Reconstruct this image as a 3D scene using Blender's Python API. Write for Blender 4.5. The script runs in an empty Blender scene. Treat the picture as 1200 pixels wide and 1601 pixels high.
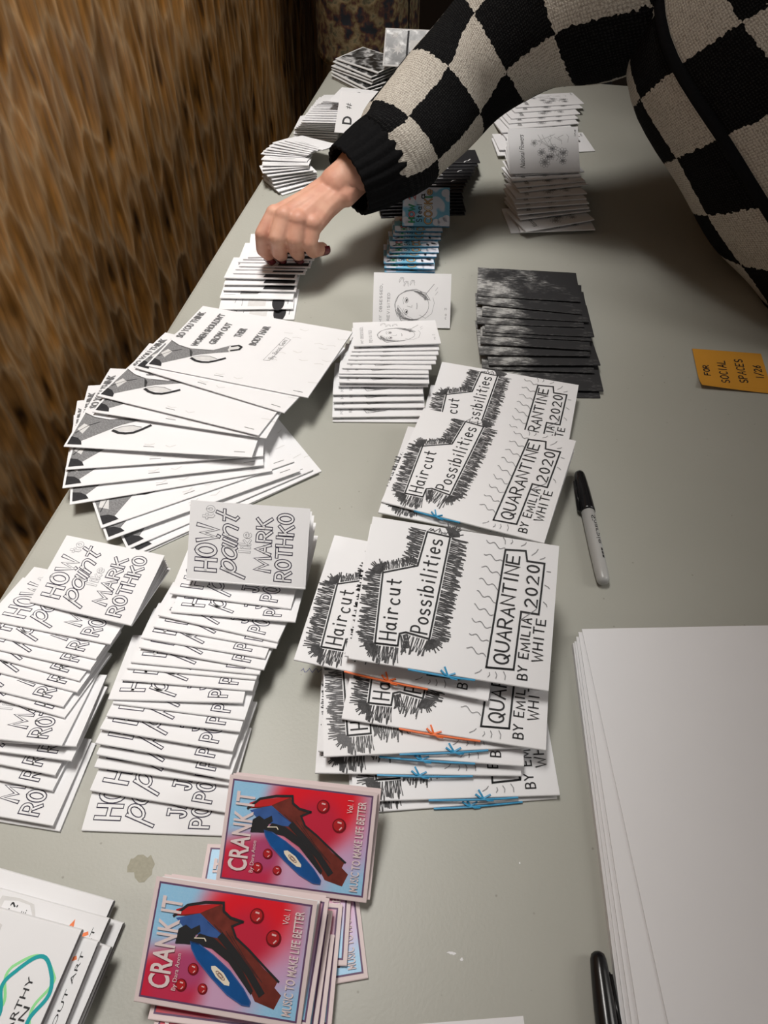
import bpy, bmesh, math, random
from mathutils import Vector, Matrix, Euler

R = math.radians
scn = bpy.context.scene
col = scn.collection
TZ = 0.74                      # height of the table top

# ------------------------------------------------------------------ camera, world, lights, exposure
cd = bpy.data.cameras.new('camera'); cam = bpy.data.objects.new('camera', cd); col.objects.link(cam)
cd.sensor_fit = 'HORIZONTAL'; cd.sensor_width = 36.0; cd.lens = 36.0 * 1200.0 / 1200.0
cd.clip_start = 0.02
cam.location = (0, 0, TZ + 0.57); cam.rotation_euler = (R(90 - 49.8), 0, R(11.3))
scn.camera = cam

w = bpy.data.worlds.new('world'); scn.world = w; w.use_nodes = True
w.node_tree.nodes['Background'].inputs[0].default_value = (1.0, 0.97, 0.94, 1)
w.node_tree.nodes['Background'].inputs[1].default_value = 0.25

def area(name, loc, aim, sx, sy, power, color=(1, 0.96, 0.91), spread=180):
    l = bpy.data.lights.new(name, 'AREA'); l.shape = 'RECTANGLE'; l.size = sx; l.size_y = sy
    l.energy = power; l.color = color; l.spread = R(spread)
    o = bpy.data.objects.new(name, l); col.objects.link(o); o.location = loc
    o.rotation_euler = (Vector(aim) - Vector(loc)).to_track_quat('-Z', 'Y').to_euler()
    return o
def spot(name, loc, aim, power, half, blend=0.85, color=(1, 0.965, 0.92), rad=0.10):
    l = bpy.data.lights.new(name, 'SPOT'); l.energy = power; l.color = color; l.spot_size = R(2 * half); l.spot_blend = blend; l.shadow_soft_size = rad
    o = bpy.data.objects.new(name, l); col.objects.link(o); o.location = loc
    o.rotation_euler = (Vector(aim) - Vector(loc)).to_track_quat('-Z', 'Y').to_euler()
    return o
# added soft spots, cones narrowed to dim the table's right side; weaker room light
for y, ay, pw in ((0.42, 0.12, 71.0), (0.80, 0.62, 73.0), (1.10, 1.24, 100.0)):
    spot('added_spot', (-0.40, y, 2.46), (-0.38, ay, TZ), pw, 22.5, rad=0.22)
area('ceiling_lamp', (1.7, 0.7, 2.45), (-0.6, 0.9, 0.9), 0.5, 1.6, 16.0)

scn.view_settings.view_transform = 'Standard'; scn.view_settings.look = 'None'
scn.view_settings.exposure = 0.0; scn.view_settings.gamma = 1.0; scn.view_settings.use_curve_mapping = False

# ------------------------------------------------------------------ helpers
def tag(o, label=None, cat=None, group=None, kind=None):
    if label: o['label'] = label
    if cat: o['category'] = cat
    if group: o['group'] = group
    if kind: o['kind'] = kind
    return o
def empty(name, loc=(0, 0, 0), rot=(0, 0, 0)):
    o = bpy.data.objects.new(name, None); col.objects.link(o); o.location = loc; o.rotation_euler = rot
    o.empty_display_size = 0.02
    return o
def link(name, me, parent=None):
    o = bpy.data.objects.new(name, me); col.objects.link(o)
    if parent: o.parent = parent
    return o
def mesh_of(bm, name, mats, smooth=False, weld=False):
    if weld: bmesh.ops.remove_doubles(bm, verts=bm.verts, dist=1e-6)
    me = bpy.data.meshes.new(name); bm.to_mesh(me); bm.free()
    for m in mats: me.materials.append(m)
    if smooth:
        for p in me.polygons: p.use_smooth = True
    return me

def new_mat(name):
    m = bpy.data.materials.new(name); m.use_nodes = True
    return m, m.node_tree.nodes, m.node_tree.links, m.node_tree.nodes['Principled BSDF']
def plain(name, c, rough=0.6, spec=0.3, vary=0.05, scale=60.0, bump=0.0, metal=0.0):
    m, N, L, b = new_mat(name)
    tc = N.new('ShaderNodeTexCoord'); n = N.new('ShaderNodeTexNoise'); n.inputs['Scale'].default_value = scale
    n.inputs['Detail'].default_value = 4
    L.new(tc.outputs['Object'], n.inputs['Vector'])
    mx = N.new('ShaderNodeMix'); mx.data_type = 'RGBA'
    mx.inputs[6].default_value = (*[x * (1 - vary) for x in c], 1); mx.inputs[7].default_value = (*[min(1, x * (1 + vary)) for x in c], 1)
    L.new(n.outputs['Fac'], mx.inputs[0]); L.new(mx.outputs[2], b.inputs['Base Color'])
    b.inputs['Roughness'].default_value = rough; b.inputs['Specular IOR Level'].default_value = spec; b.inputs['Metallic'].default_value = metal
    if bump:
        bp = N.new('ShaderNodeBump'); bp.inputs['Strength'].default_value = bump; bp.inputs['Distance'].default_value = 0.001
        L.new(n.outputs['Fac'], bp.inputs['Height']); L.new(bp.outputs['Normal'], b.inputs['Normal'])
    return m
def ramp(N, fac, L, stops):
    r = N.new('ShaderNodeValToRGB'); e = r.color_ramp.elements
    while len(e) < len(stops): e.new(0.5)
    for k, (p, c) in enumerate(stops): e[k].position = p; e[k].color = (*c, 1)
    L.new(fac, r.inputs[0]); return r

PAPER = plain('white_paper', (0.80, 0.80, 0.815), 0.75, 0.2, 0.02, 30)
PAPER2 = plain('office_paper', (0.80, 0.795, 0.81), 0.7, 0.2, 0.015, 30)
INK = plain('black_ink', (0.02, 0.02, 0.022), 0.6, 0.3)
OUTL = plain('purple_black_ink', (0.035, 0.03, 0.055), 0.6, 0.3)
GREYINK = plain('grey_pencil', (0.26, 0.26, 0.27), 0.8, 0.1, 0.2, 900)
SCRIB = plain('charcoal_scribble', (0.15, 0.15, 0.155), 0.8, 0.1, 0.35, 700)
LIGHTINK = plain('pale_grey_ink', (0.42, 0.42, 0.44), 0.8, 0.1)
TONE = plain('grey_photocopy_tone', (0.22, 0.22, 0.225), 0.8, 0.1, 0.75, 650)
DARKTONE = plain('dark_photocopy_tone', (0.03, 0.03, 0.033), 0.7, 0.2, 0.4, 400)
PALE = plain('pale_photocopy_tone', (0.66, 0.655, 0.65), 0.8, 0.1, 0.1, 200)
BLACKPAPER = plain('black_paper', (0.018, 0.018, 0.021), 0.45, 0.4, 0.3, 200)
PINKB = plain('pale_pink_card', (0.72, 0.60, 0.595), 0.55, 0.35, 0.04, 80)
PURPLE = plain('purple_inner_border', (0.13, 0.065, 0.14), 0.5)
WOODRED = plain('red_brown_wood_print', (0.15, 0.028, 0.02), 0.5, 0.3, 0.5, 160)
REDTOP = plain('bright_red_print', (0.50, 0.02, 0.022), 0.5)
BLUEDISC = plain('blue_vinyl_print', (0.006, 0.075, 0.26), 0.35, 0.5, 0.35, 90)
NAVY = plain('blue_shadow_print', (0.04, 0.10, 0.30), 0.5, 0.3, 0.4, 90)
CREAM = plain('cream_print', (0.78, 0.70, 0.56), 0.6)
DKRED = plain('dark_red_ball_print', (0.16, 0.006, 0.010), 0.45)
BALL = plain('red_ball_print', (0.42, 0.016, 0.02), 0.4, 0.4, 0.2, 150)
GLINT = plain('pale_ball_glint_print', (0.75, 0.45, 0.45), 0.5)
BLUERIB = plain('blue_ribbon', (0.02, 0.27, 0.50), 0.45, 0.4, 0.1, 400)
ORARIB = plain('orange_ribbon', (0.80, 0.14, 0.012), 0.45, 0.4, 0.1, 400)
GREENL = plain('mint_green_print', (0.28, 0.72, 0.30), 0.6)
TEAL = plain('teal_print', (0.0, 0.33, 0.36), 0.6)
ORANGEL = plain('coral_print', (0.85, 0.22, 0.08), 0.6)
CKGREEN = plain('green_letter_print', (0.06, 0.38, 0.18), 0.6)
CKPINK = plain('pink_letter_print', (0.72, 0.25, 0.27), 0.6)
CKTAN = plain('tan_letter_print', (0.62, 0.40, 0.22), 0.6)
STEEL = plain('staple_steel', (0.45, 0.45, 0.46), 0.3, 0.5, 0.05, 50, 0, 1.0)
GREYSIDE = plain('grey_printed_page', (0.36, 0.345, 0.35), 0.7, 0.2, 0.1, 40)

def m_crank():
    m, N, L, b = new_mat('airbrushed_red_blue_print')
    tc = N.new('ShaderNodeTexCoord'); b.inputs['Roughness'].default_value = 0.38; b.inputs['Specular IOR Level'].default_value = 0.45
    def dist(q, p, rad):
        v = N.new('ShaderNodeVectorMath'); v.operation = 'DISTANCE'; L.new(tc.outputs['Object'], v.inputs[0])
        v.inputs[1].default_value = (-0.0515 + q * 0.103, p * 0.07, 0.002)
        r = N.new('ShaderNodeMapRange'); r.interpolation_type = 'SMOOTHSTEP'; L.new(v.outputs['Value'], r.inputs[0])
        r.inputs[1].default_value = rad * 0.42; r.inputs[2].default_value = rad; r.inputs[3].default_value = 1; r.inputs[4].default_value = 0
        return r.outputs[0]
    n = N.new('ShaderNodeTexNoise'); n.inputs['Scale'].default_value = 900; L.new(tc.outputs['Object'], n.inputs['Vector'])
    c0 = N.new('ShaderNodeMix'); c0.data_type = 'RGBA'; c0.inputs[6].default_value = (0.24, 0.52, 0.76, 1); c0.inputs[7].default_value = (0.36, 0.60, 0.80, 1)
    L.new(n.outputs['Fac'], c0.inputs[0]); cur = c0.outputs[2]
    for (q, p, rad, c) in [(0.42, 0.25, 0.042, (0.60, 0.36, 0.54)), (0.80, 0.52, 0.030, (0.56, 0.36, 0.56)), (0.66, 0.90, 0.044, (0.72, 0.012, 0.025)), (0.48, 0.78, 0.030, (0.72, 0.012, 0.025)), (0.62, 0.62, 0.026, (0.52, 0.02, 0.05)), (0.10, 0.06, 0.036, (0.68, 0.012, 0.03)), (0.22, 0.18, 0.026, (0.52, 0.03, 0.08)), (0.30, 0.32, 0.016, (0.42, 0.06, 0.16))]:
        mx = N.new('ShaderNodeMix'); mx.data_type = 'RGBA'; L.new(dist(q, p, rad), mx.inputs[0]); L.new(cur, mx.inputs[6]); mx.inputs[7].default_value = (*c, 1); cur = mx.outputs[2]
    L.new(cur, b.inputs['Base Color']); return m
CRANK = m_crank()
def m_sky():
    m, N, L, b = new_mat('sky_and_cloud_print'); tc = N.new('ShaderNodeTexCoord')
    n = N.new('ShaderNodeTexNoise'); n.inputs['Scale'].default_value = 45; n.inputs['Detail'].default_value = 1.0; L.new(tc.outputs['Object'], n.inputs['Vector'])
    r = ramp(N, n.outputs['Fac'], L, [(0.50, (0.20, 0.50, 0.70)), (0.56, (0.72, 0.76, 0.86))]); L.new(r.outputs[0], b.inputs['Base Color']); b.inputs['Roughness'].default_value = 0.5
    return m
SKY = m_sky()
BLUEEDGE = plain('dark_blue_spine', (0.02, 0.13, 0.24), 0.5, 0.3, 0.3, 200)
def m_scratch():
    m, N, L, b = new_mat('black_scratched_photocopy'); tc = N.new('ShaderNodeTexCoord')
    mp = N.new('ShaderNodeMapping'); mp.inputs['Scale'].default_value = (110, 330, 110); L.new(tc.outputs['Object'], mp.inputs['Vector'])
    n = N.new('ShaderNodeTexNoise'); n.inputs['Scale'].default_value = 1; n.inputs['Detail'].default_value = 6; n.inputs['Roughness'].default_value = 0.75; L.new(mp.outputs[0], n.inputs['Vector'])
    n2 = N.new('ShaderNodeTexNoise'); n2.inputs['Scale'].default_value = 26; n2.inputs['Detail'].default_value = 2; L.new(tc.outputs['Object'], n2.inputs['Vector'])
    sx = N.new('ShaderNodeSeparateXYZ'); L.new(tc.outputs['Object'], sx.inputs[0])
    mr = N.new('ShaderNodeMapRange'); L.new(sx.outputs['X'], mr.inputs[0]); mr.inputs[1].default_value = -0.063; mr.inputs[2].default_value = 0.06; mr.inputs[3].default_value = 0.16; mr.inputs[4].default_value = -0.12
    a = N.new('ShaderNodeMath'); a.operation = 'ADD'; L.new(n.outputs['Fac'], a.inputs[0]); L.new(mr.outputs[0], a.inputs[1])
    a2 = N.new('ShaderNodeMath'); a2.operation = 'MULTIPLY'; L.new(a.outputs[0], a2.inputs[0]); L.new(n2.outputs['Fac'], a2.inputs[1])
    r = ramp(N, a2.outputs[0], L, [(0.24, (0.024, 0.024, 0.026)), (0.31, (0.11, 0.11, 0.11)), (0.40, (0.45, 0.45, 0.44))]); L.new(r.outputs[0], b.inputs['Base Color']); b.inputs['Roughness'].default_value = 0.55
    return m
SCRATCH = m_scratch()
def m_photo():
    m, N, L, b = new_mat('glossy_black_and_white_photo'); tc = N.new('ShaderNodeTexCoord')
    n = N.new('ShaderNodeTexNoise'); n.inputs['Scale'].default_value = 55; n.inputs['Detail'].default_value = 5; n.inputs['Distortion'].default_value = 0.6; L.new(tc.outputs['Object'], n.inputs['Vector'])
    r = ramp(N, n.outputs['Fac'], L, [(0.42, (0.02, 0.02, 0.02)), (0.52, (0.14, 0.14, 0.14)), (0.64, (0.62, 0.62, 0.62))]); L.new(r.outputs[0], b.inputs['Base Color']); b.inputs['Roughness'].default_value = 0.25
    return m
PHOTO = m_photo()

# ------------------------------------------------------------------ lettering : single-stroke alphabet, polylines in a 1 x 1 box (baseline y = 0)
def arc(cx, cy, rx, ry, a0, a1, n=10):
    return [(cx + rx * math.cos(R(a0 + (a1 - a0) * k / n)), cy + ry * math.sin(R(a0 + (a1 - a0) * k / n))) for k in range(n + 1)]
G = {
'A': [[(0, 0), (.5, 1), (1, 0)], [(.2, .38), (.8, .38)]], 'B': [[(0, 0), (0, 1)], [(0, 1)] + arc(.45, .76, .4, .24, 90, -90) + [(0, .52)], [(0, .52)] + arc(.5, .26, .45, .26, 90, -90) + [(0, 0)]],
'C': [arc(.55, .5, .5, .5, 50, 310, 14)], 'D': [[(0, 0), (0, 1)] + arc(.35, .5, .6, .5, 90, -90, 12) + [(0, 0)]],
'E': [[(.9, 1), (0, 1), (0, 0), (.9, 0)], [(0, .52), (.75, .52)]], 'F': [[(.9, 1), (0, 1), (0, 0)], [(0, .52), (.75, .52)]],
'G': [arc(.55, .5, .5, .5, 50, 330, 14) + [(.98, .42), (.6, .42)]], 'H': [[(0, 0), (0, 1)], [(1, 0), (1, 1)], [(0, .5), (1, .5)]],
'I': [[(.5, 0), (.5, 1)]], 'J': [[(.3, 1), (1, 1)], [(.7, 1), (.7, .3)] + arc(.38, .28, .32, .28, 0, -170, 8)], 'K': [[(0, 0), (0, 1)], [(.95, 1), (0, .45)], [(.3, .62), (1, 0)]],
'L': [[(0, 1), (0, 0), (.85, 0)]], 'M': [[(0, 0), (.1, 1), (.5, .25), (.9, 1), (1, 0)]], 'N': [[(0, 0), (0, 1), (1, 0), (1, 1)]], 'O': [arc(.5, .5, .5, .5, 90, 450, 18)],
'P': [[(0, 0), (0, 1)] + arc(.45, .74, .45, .26, 90, -90) + [(0, .48)]], 'Q': [arc(.5, .5, .5, .5, 90, 450, 18), [(.6, .3), (1.05, -.05)]],
'R': [[(0, 0), (0, 1)] + arc(.45, .74, .45, .26, 90, -90) + [(0, .48)], [(.4, .48), (1, 0)]], 'S': [arc(.5, .74, .42, .26, 40, 270, 10) + arc(.5, .24, .45, .24, 90, -150, 10)],
'T': [[(0, 1), (1, 1)], [(.5, 1), (.5, 0)]], 'U': [[(0, 1), (0, .4)] + arc(.5, .4, .5, .4, 180, 360) + [(1, 1)]], 'V': [[(0, 1), (.5, 0), (1, 1)]], 'W': [[(0, 1), (.25, 0), (.5, .75), (.75, 0), (1, 1)]],
'Y': [[(0, 1), (.5, .5), (1, 1)], [(.5, .5), (.5, 0)]], '2': [arc(.5, .72, .45, .28, 160, -20, 10) + [(.05, 0), (1, 0)]], '0': [arc(.5, .5, .42, .5, 90, 450, 16)], '1': [[(.5, 0), (.5, 1)]], '/': [[(.1, -.1), (.9, 1.1)]],
'6': [[(.75, 1), (.15, .45)] + arc(.5, .28, .38, .28, 160, 520, 14)], ',': [[(.4, .1), (.25, -.2)]], '.': [[(.4, 0), (.5, .06)]], '?': [arc(.5, .75, .4, .25, 170, -60, 10) + [(.5, .3)], [(.5, .05), (.5, .0)]], "'": [[(.5, 1), (.45, .8)]],
'a': [arc(.45, .3, .4, .3, 60, 400, 14), [(.85, .6), (.85, .08), (1, 0)]], 'b': [[(.05, 1), (.05, 0)], arc(.45, .3, .4, .3, 180, 540, 14)], 'c': [arc(.5, .3, .45, .3, 50, 310, 12)],
'd': [arc(.42, .3, .4, .3, 0, 360, 14), [(.85, 1), (.85, 0)]], 'e': [[(.08, .32), (.9, .32)] + arc(.5, .3, .42, .3, 5, 310, 12)], 'g': [arc(.42, .3, .4, .3, 0, 360, 14), [(.85, .6), (.85, -.2)] + arc(.5, -.2, .35, .2, 0, -160, 6)],
'i': [[(.5, .58), (.5, 0)], [(.5, .8), (.52, .86)]], 'k': [[(.05, 1), (.05, 0)], [(.8, .6), (.05, .25), (.9, 0)]], 'l': [[(.5, 1), (.5, 0)]], 'n': [[(.05, .6), (.05, 0)], [(.05, .4)] + arc(.48, .35, .4, .25, 160, 0, 8) + [(.88, 0)]],
'o': [arc(.5, .3, .44, .3, 90, 450, 16)], 'p': [[(.05, .62), (.05, -.42)], arc(.45, .3, .4, .3, 180, 540, 14)], 'r': [[(.1, .6), (.1, 0)], [(.1, .38)] + arc(.5, .32, .4, .26, 150, 40, 6)],
's': [arc(.5, .45, .36, .15, 40, 270, 8) + arc(.5, .15, .4, .15, 90, -150, 8)], 't': [[(.5, .95), (.5, .1), (.75, 0)], [(.1, .62), (.9, .62)]], 'u': [[(.08, .6), (.08, .25)] + arc(.45, .25, .37, .25, 180, 360, 8) + [(.85, .6)], [(.85, .6), (.85, 0)]],
'm': [[(.05, .6), (.05, 0)], [(.05, .4)] + arc(.28, .38, .22, .2, 160, 0, 6) + [(.5, 0)], [(.5, .4)] + arc(.73, .38, .22, .2, 160, 0, 6) + [(.95, 0)]], 'y': [[(.1, .6), (.45, 0)], [(.85, .6), (.3, -.35)]], 'v': [[(.1, .6), (.5, 0), (.9, .6)]], 'h': [[(.05, 1), (.05, 0)], [(.05, .4)] + arc(.48, .35, .4, .25, 160, 0, 8) + [(.88, 0)]],
'w': [[(0, .6), (.25, 0), (.5, .5), (.75, 0), (1, .6)]], 'F ': [],
}
NARROW = {'I': .45, 'i': .42, 'l': .38, '1': .5, '.': .5, ',': .5, "'": .4, 't': .75, 'r': .75, 'M': 1.15, 'W': 1.2, 'm': 1.2, 'J': .9}

_fc = {}
def font_polys(s, bold=0.0):
    if (s, bold) not in _fc:
        c = bpy.data.curves.new('lettering', 'FONT'); c.body = s; c.size = 1.0; c.resolution_u = 3; c.offset = bold
        o = bpy.data.objects.new('lettering', c); col.objects.link(o)
        dg = bpy.context.evaluated_depsgraph_get(); me = o.evaluated_get(dg).to_mesh()
        V = [tuple(v.co[:2]) for v in me.vertices]; P = [[V[i] for i in p.vertices] for p in me.polygons]
        xs = [v[0] for v in V]; ys = [v[1] for v in V]
        o.evaluated_get(dg).to_mesh_clear(); bpy.data.objects.remove(o); bpy.data.curves.remove(c)
        _fc[(s, bold)] = (P, min(xs), max(xs), min(ys), max(ys))
    return _fc[(s, bold)]

class Art:
    """flat printing on a sheet, in page coordinates q (across, 0..1), p (from the spine, 0..1); text reads along +p with letter tops towards -q"""
    def __init__(s, w, l): s.w, s.l, s.P, s.mats = w, l, [], []
    def mi(s, m):
        if m not in s.mats: s.mats.append(m)
        return s.mats.index(m)
    def poly(s, pts, m, layer=1): s.P.append(([(q * s.w, p * s.l) for q, p in pts], s.mi(m), layer))
    def polym(s, pts, m, layer=1): s.P.append((pts, s.mi(m), layer))
    def strokem(s, pts, wd, m, layer=1, closed=False):      # metres
        pts = [Vector(p) for p in pts]; n = len(pts)
        if n < 2: return
        L_, R_ = [], []
        for i in range(n):
            a = pts[i - 1] if i else (pts[-2] if closed else None); b = pts[i + 1] if i < n - 1 else (pts[1] if closed else None)
            d1 = (pts[i] - a).normalized() if a is not None and (pts[i] - a).length > 1e-9 else None
            d2 = (b - pts[i]).normalized() if b is not None and (b - pts[i]).length > 1e-9 else None
            if d1 is None and d2 is None: return
            d = (d1 or d2) + (d2 or d1)
            if d.length < 0.3: d = d1 or d2
            d.normalize(); nn = Vector((-d.y, d.x)); ref = d2 or d1
            k = 1 / max(0.6, abs(nn.dot(Vector((-ref.y, ref.x)))))
            e = Vector((0, 0))
            if d1 is None: e = -ref * wd * .4
            if d2 is None: e = ref * wd * .4
            L_.append(pts[i] + nn * wd / 2 * k + e); R_.append(pts[i] - nn * wd / 2 * k + e)
        mi = s.mi(m)
        for i in range(n - 1): s.P.append(([tuple(R_[i]), tuple(R_[i + 1]), tuple(L_[i + 1]), tuple(L_[i])], mi, layer))
    def stroke(s, pts, wd, m, layer=1, closed=False): s.strokem([(q * s.w, p * s.l) for q, p in pts], wd, m, layer, closed)
    def _xf(s, q, p, ang, shear):
        # text space (x reading, y up) -> metres on the page;  x -> +p, y -> -q, turned by ang
        ca, sa = math.cos(ang), math.sin(ang)
        def f(x, y):
            x = x + shear * y; x, y = x * ca - y * sa, x * sa + y * ca
            return (q * s.w - y, p * s.l + x)
        return f
    def hand(s, txt, q, p, q1, p1, wd, m, layer=1, ang=0.0, shear=0.0, gap=0.32, jit=0.0, seed=1):
        """hand lettering; baseline at q, reaching from p to p1, cap height q - q1"""
        rnd = random.Random(seed); adv = [(.6 if c == ' ' else NARROW.get(c, .8)) + gap for c in txt]; tot = sum(adv) - gap
        H = (q - q1) * s.w; k = (p1 - p) * s.l / tot; f = s._xf(q, p, ang, shear); x = 0
        for c, a in zip(txt, adv):
            wdt = (a - gap); dy = rnd.uniform(-jit, jit) * H; sc = 1 + rnd.uniform(-jit, jit)
            for g in G.get(c, []):
                s.strokem([f((x + gx * wdt) * k, gy * H * sc + dy) for gx, gy in g], wd, m, layer, g[0] == g[-1])
            x += a
    def hollow(s, txt, q, p, q1, p1, wd, line, m, **kw):
        fill = kw.pop('fill', PAPER)
        s.hand(txt, q, p, q1, p1, wd, m, 1, **kw); s.hand(txt, q, p, q1, p1, wd - 2 * line, fill, 2, **kw)
    def type(s, txt, q, p, q1, p1, m, layer=1, ang=0.0, shear=0.0, bold=0.0):
        P, x0, x1, y0, y1 = font_polys(txt, bold); f = s._xf(q, p, ang, shear); kx = (p1 - p) * s.l / (x1 - x0); ky = (q - q1) * s.w / (y1 - y0); mi = s.mi(m)
        for pl in P: s.P.append(([f((x - x0) * kx, (y - y0) * ky) for x, y in pl], mi, layer))
    def add(s, bm, base, zt, flip=False):
        """zt(p metres) -> (y, z) on the sheet and unit normal (ny, nz)"""
        for pts, mi, layer in s.P:
            vs = []
            for q, p in pts:
                (y, z), (ny, nz) = zt(p); h = 0.00012 * layer
                x = -s.w / 2 + q
                vs.append(bm.verts.new((x, y + ny * h, z + nz * h)))
            try:
                f = bm.faces.new(vs); f.normal_update(); f.material_index = base + mi
                if f.normal.z < 0: f.normal_flip()
            except ValueError: pass

def sheet(bm, prof, th, x0, x1, mi=0):
    """a sheet of thickness th below a profile of (y, z) points, from x0 to x1"""
    rows = []
    n = len(prof)
    for i, (y, z) in enumerate(prof):
        a = prof[max(0, i - 1)]; b = prof[min(n - 1, i + 1)]; d = Vector((b[0] - a[0], b[1] - a[1])).normalized(); nx = (-d.y, d.x)
        rows.append([bm.verts.new((x, y - nx[0] * t, z - nx[1] * t)) for x in (x0, x1) for t in (0, th)])   # (x0 top, x0 bottom, x1 top, x1 bottom)
    for a, b in zip(rows, rows[1:]):
        for idx in ((0, 2, 2, 0), (3, 1, 1, 3), (1, 0, 0, 1), (2, 3, 3, 2)):
            f = bm.faces.new((a[idx[0]], a[idx[1]], b[idx[2]], b[idx[3]])); f.material_index = mi
    for r, o in ((rows[0], 1), (rows[-1], 0)):
        f = bm.faces.new((r[0], r[1], r[3], r[2]) if o else (r[0], r[2], r[3], r[1])); f.material_index = mi

# ------------------------------------------------------------------ booklets
def booklet_parts(w_, l, t, op, art=None, cover=PAPER, spine=None, back=None, leaves=4, page=PAPER, extra=None, seed=0, inner=None):
    """meshes of one folded booklet: spine along X at y = 0, lying on z = 0, cover opened by op degrees"""
    rnd = random.Random(seed); th = 0.0003; o = R(op); parts = []
    bm = bmesh.new()
    r = t / 2
    co, so = math.cos(o), math.sin(o)
    prof = [(-r * 0.8 * math.sin(R(a)), r - r * math.cos(R(a))) for a in (0, 30, 60, 90, 120, 150)]
    N = 6
    top = [(l * k / N * co, t + l * k / N * so) for k in range(N + 1)]
    # small springy lift of an opened cover
    prof2 = prof + top
    sheet(bm, prof2, th, -w_ / 2, w_ / 2, 0)
    mats = [cover]
    if spine:
        mats.append(spine)
        bm.faces.ensure_lookup_table()
        for f in bm.faces:
            if f.calc_center_median().y < 0.0002: f.material_index = 1
    bmesh.ops.recalc_face_normals(bm, faces=bm.faces)
    if art:
        base = len(mats); mats += art.mats
        art.add(bm, base, lambda p: ((p * co, t + p * so), (-so, co)))
    parts.append(('front_cover', mesh_of(bm, 'front_cover', mats)))
    bm = bmesh.new(); pm = [page]
    if inner: pm.append(inner)
    for k in range(leaves):
        f = (k + 1) / (leaves + 1); f2 = min(.97, max(.03, f + rnd.uniform(-.4, .4) / (leaves + 1)))
        if op > 8: f2 = f ** 0.8
        a = o * f2; y0 = 0.0008; z0 = t * f; bend = rnd.uniform(-.15, .15) * math.sin(o)
        pr = []
        for j in range(5):
            s = (l - 0.0012 - y0) * j / 4
            pr.append((y0 + s * math.cos(a), z0 + s * math.sin(a) + (bend * s * (1 - s / l) if op > 8 else 0)))
        sheet(bm, pr, 0.00018, -w_ / 2 + rnd.uniform(.0002, .001), w_ / 2 - rnd.uniform(.0001, .0009), 0)
    bmesh.ops.recalc_face_normals(bm, faces=bm.faces)
    if inner:   # a printed block on the uppermost opened leaf
        a = o * (leaves / (leaves + 1)) ** .8; h = .0004
        q = [(-w_ * .42, .12), (w_ * .46, .12), (w_ * .46, .82), (-w_ * .42, .82)]
        f = bm.faces.new([bm.verts.new((x, y * l * math.cos(a) - h * math.sin(a), t * leaves / (leaves + 1) + y * l * math.sin(a) + .0008)) for x, y in q]); f.material_index = 1
    parts.append(('pages', mesh_of(bm, 'pages', pm)))
    bm = bmesh.new(); sheet(bm, [(l * k / 4, th) for k in range(5)], th * .9, -w_ / 2, w_ / 2, 0); bmesh.ops.recalc_face_normals(bm, faces=bm.faces)
    parts.append(('back_cover', mesh_of(bm, 'back_cover', [back or cover])))
    if extra: parts += extra
    return parts

def staple_mesh(x, l, t, y=0.006):
    bm = bmesh.new(); bmesh.ops.create_cube(bm, size=1, matrix=Matrix.Translation((x, y, t + .0002)) @ Matrix.Diagonal((.011, .0005, .0005, 1))); return mesh_of(bm, 'staple', [STEEL])
def ribbon_mesh(x0, x1, m, t, seed):
    """thin ribbon round the spine, tied in a small bow"""
    rnd = random.Random(seed); bm = bmesh.new(); c = (x0 + x1) / 2 + rnd.uniform(-.008, .008)
    def tube(pts, wd, hh):
        for a, b in zip(pts, pts[1:]):
            a, b = Vector(a), Vector(b); d = (b - a); m4 = Matrix.Translation((a + b) / 2) @ d.to_track_quat('X', 'Z').to_matrix().to_4x4() @ Matrix.Diagonal((d.length + wd * .5, wd, hh, 1)); bmesh.ops.create_cube(bm, size=1, matrix=m4)
    z = t * .55
    tube([(x0, -t * .35 - .0006, z), ((x0 + c) / 2, -t * .4 - .001, z), (c, -t * .45 - .0012, z + .0004), ((c + x1) / 2, -t * .4 - .001, z), (x1, -t * .35 - .0006, z)], .0011, .0015)
    tube([(c - .0055, .0012, t + .0012), (c - .0025, -.0012, t + .0008), (c, -.0014, t * .8), (c + .003, -.0030, t * .7), (c + .007, -.0028, t * .4)], .0012, .0010)
    tube([(c - .0030, .0042, t + .0014), (c - .0015, .0012, t + .0010), (c, -.0014, t * .8), (c + .0052, .0008, t + .0007)], .0012, .0009)
    return mesh_of(bm, 'ribbon', [m])

ORD = ['', 'second', 'third', 'fourth', 'fifth', 'sixth', 'seventh', 'eighth', 'ninth', 'tenth', 'eleventh', 'twelfth', 'thirteenth', 'fourteenth', 'fifteenth', 'sixteenth', 'seventeenth', 'eighteenth', 'nineteenth', 'twentieth', 'twenty-first']
def nth(k, first): return first if k == 0 else ORD[k] + ' ' + first
def lay(name, parts, pose, label, cat, group):
    """a booklet: an Empty at its spine with its parts; parts share their meshes with the other copies of the kind"""
    x, y, z, sl, ro, hd = pose[:6]
    e = empty(name, (x, y, TZ + z), (sl, -ro, hd)); tag(e, label, cat, group)
    for n, me in parts: link(n, me, e)
    return e

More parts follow.
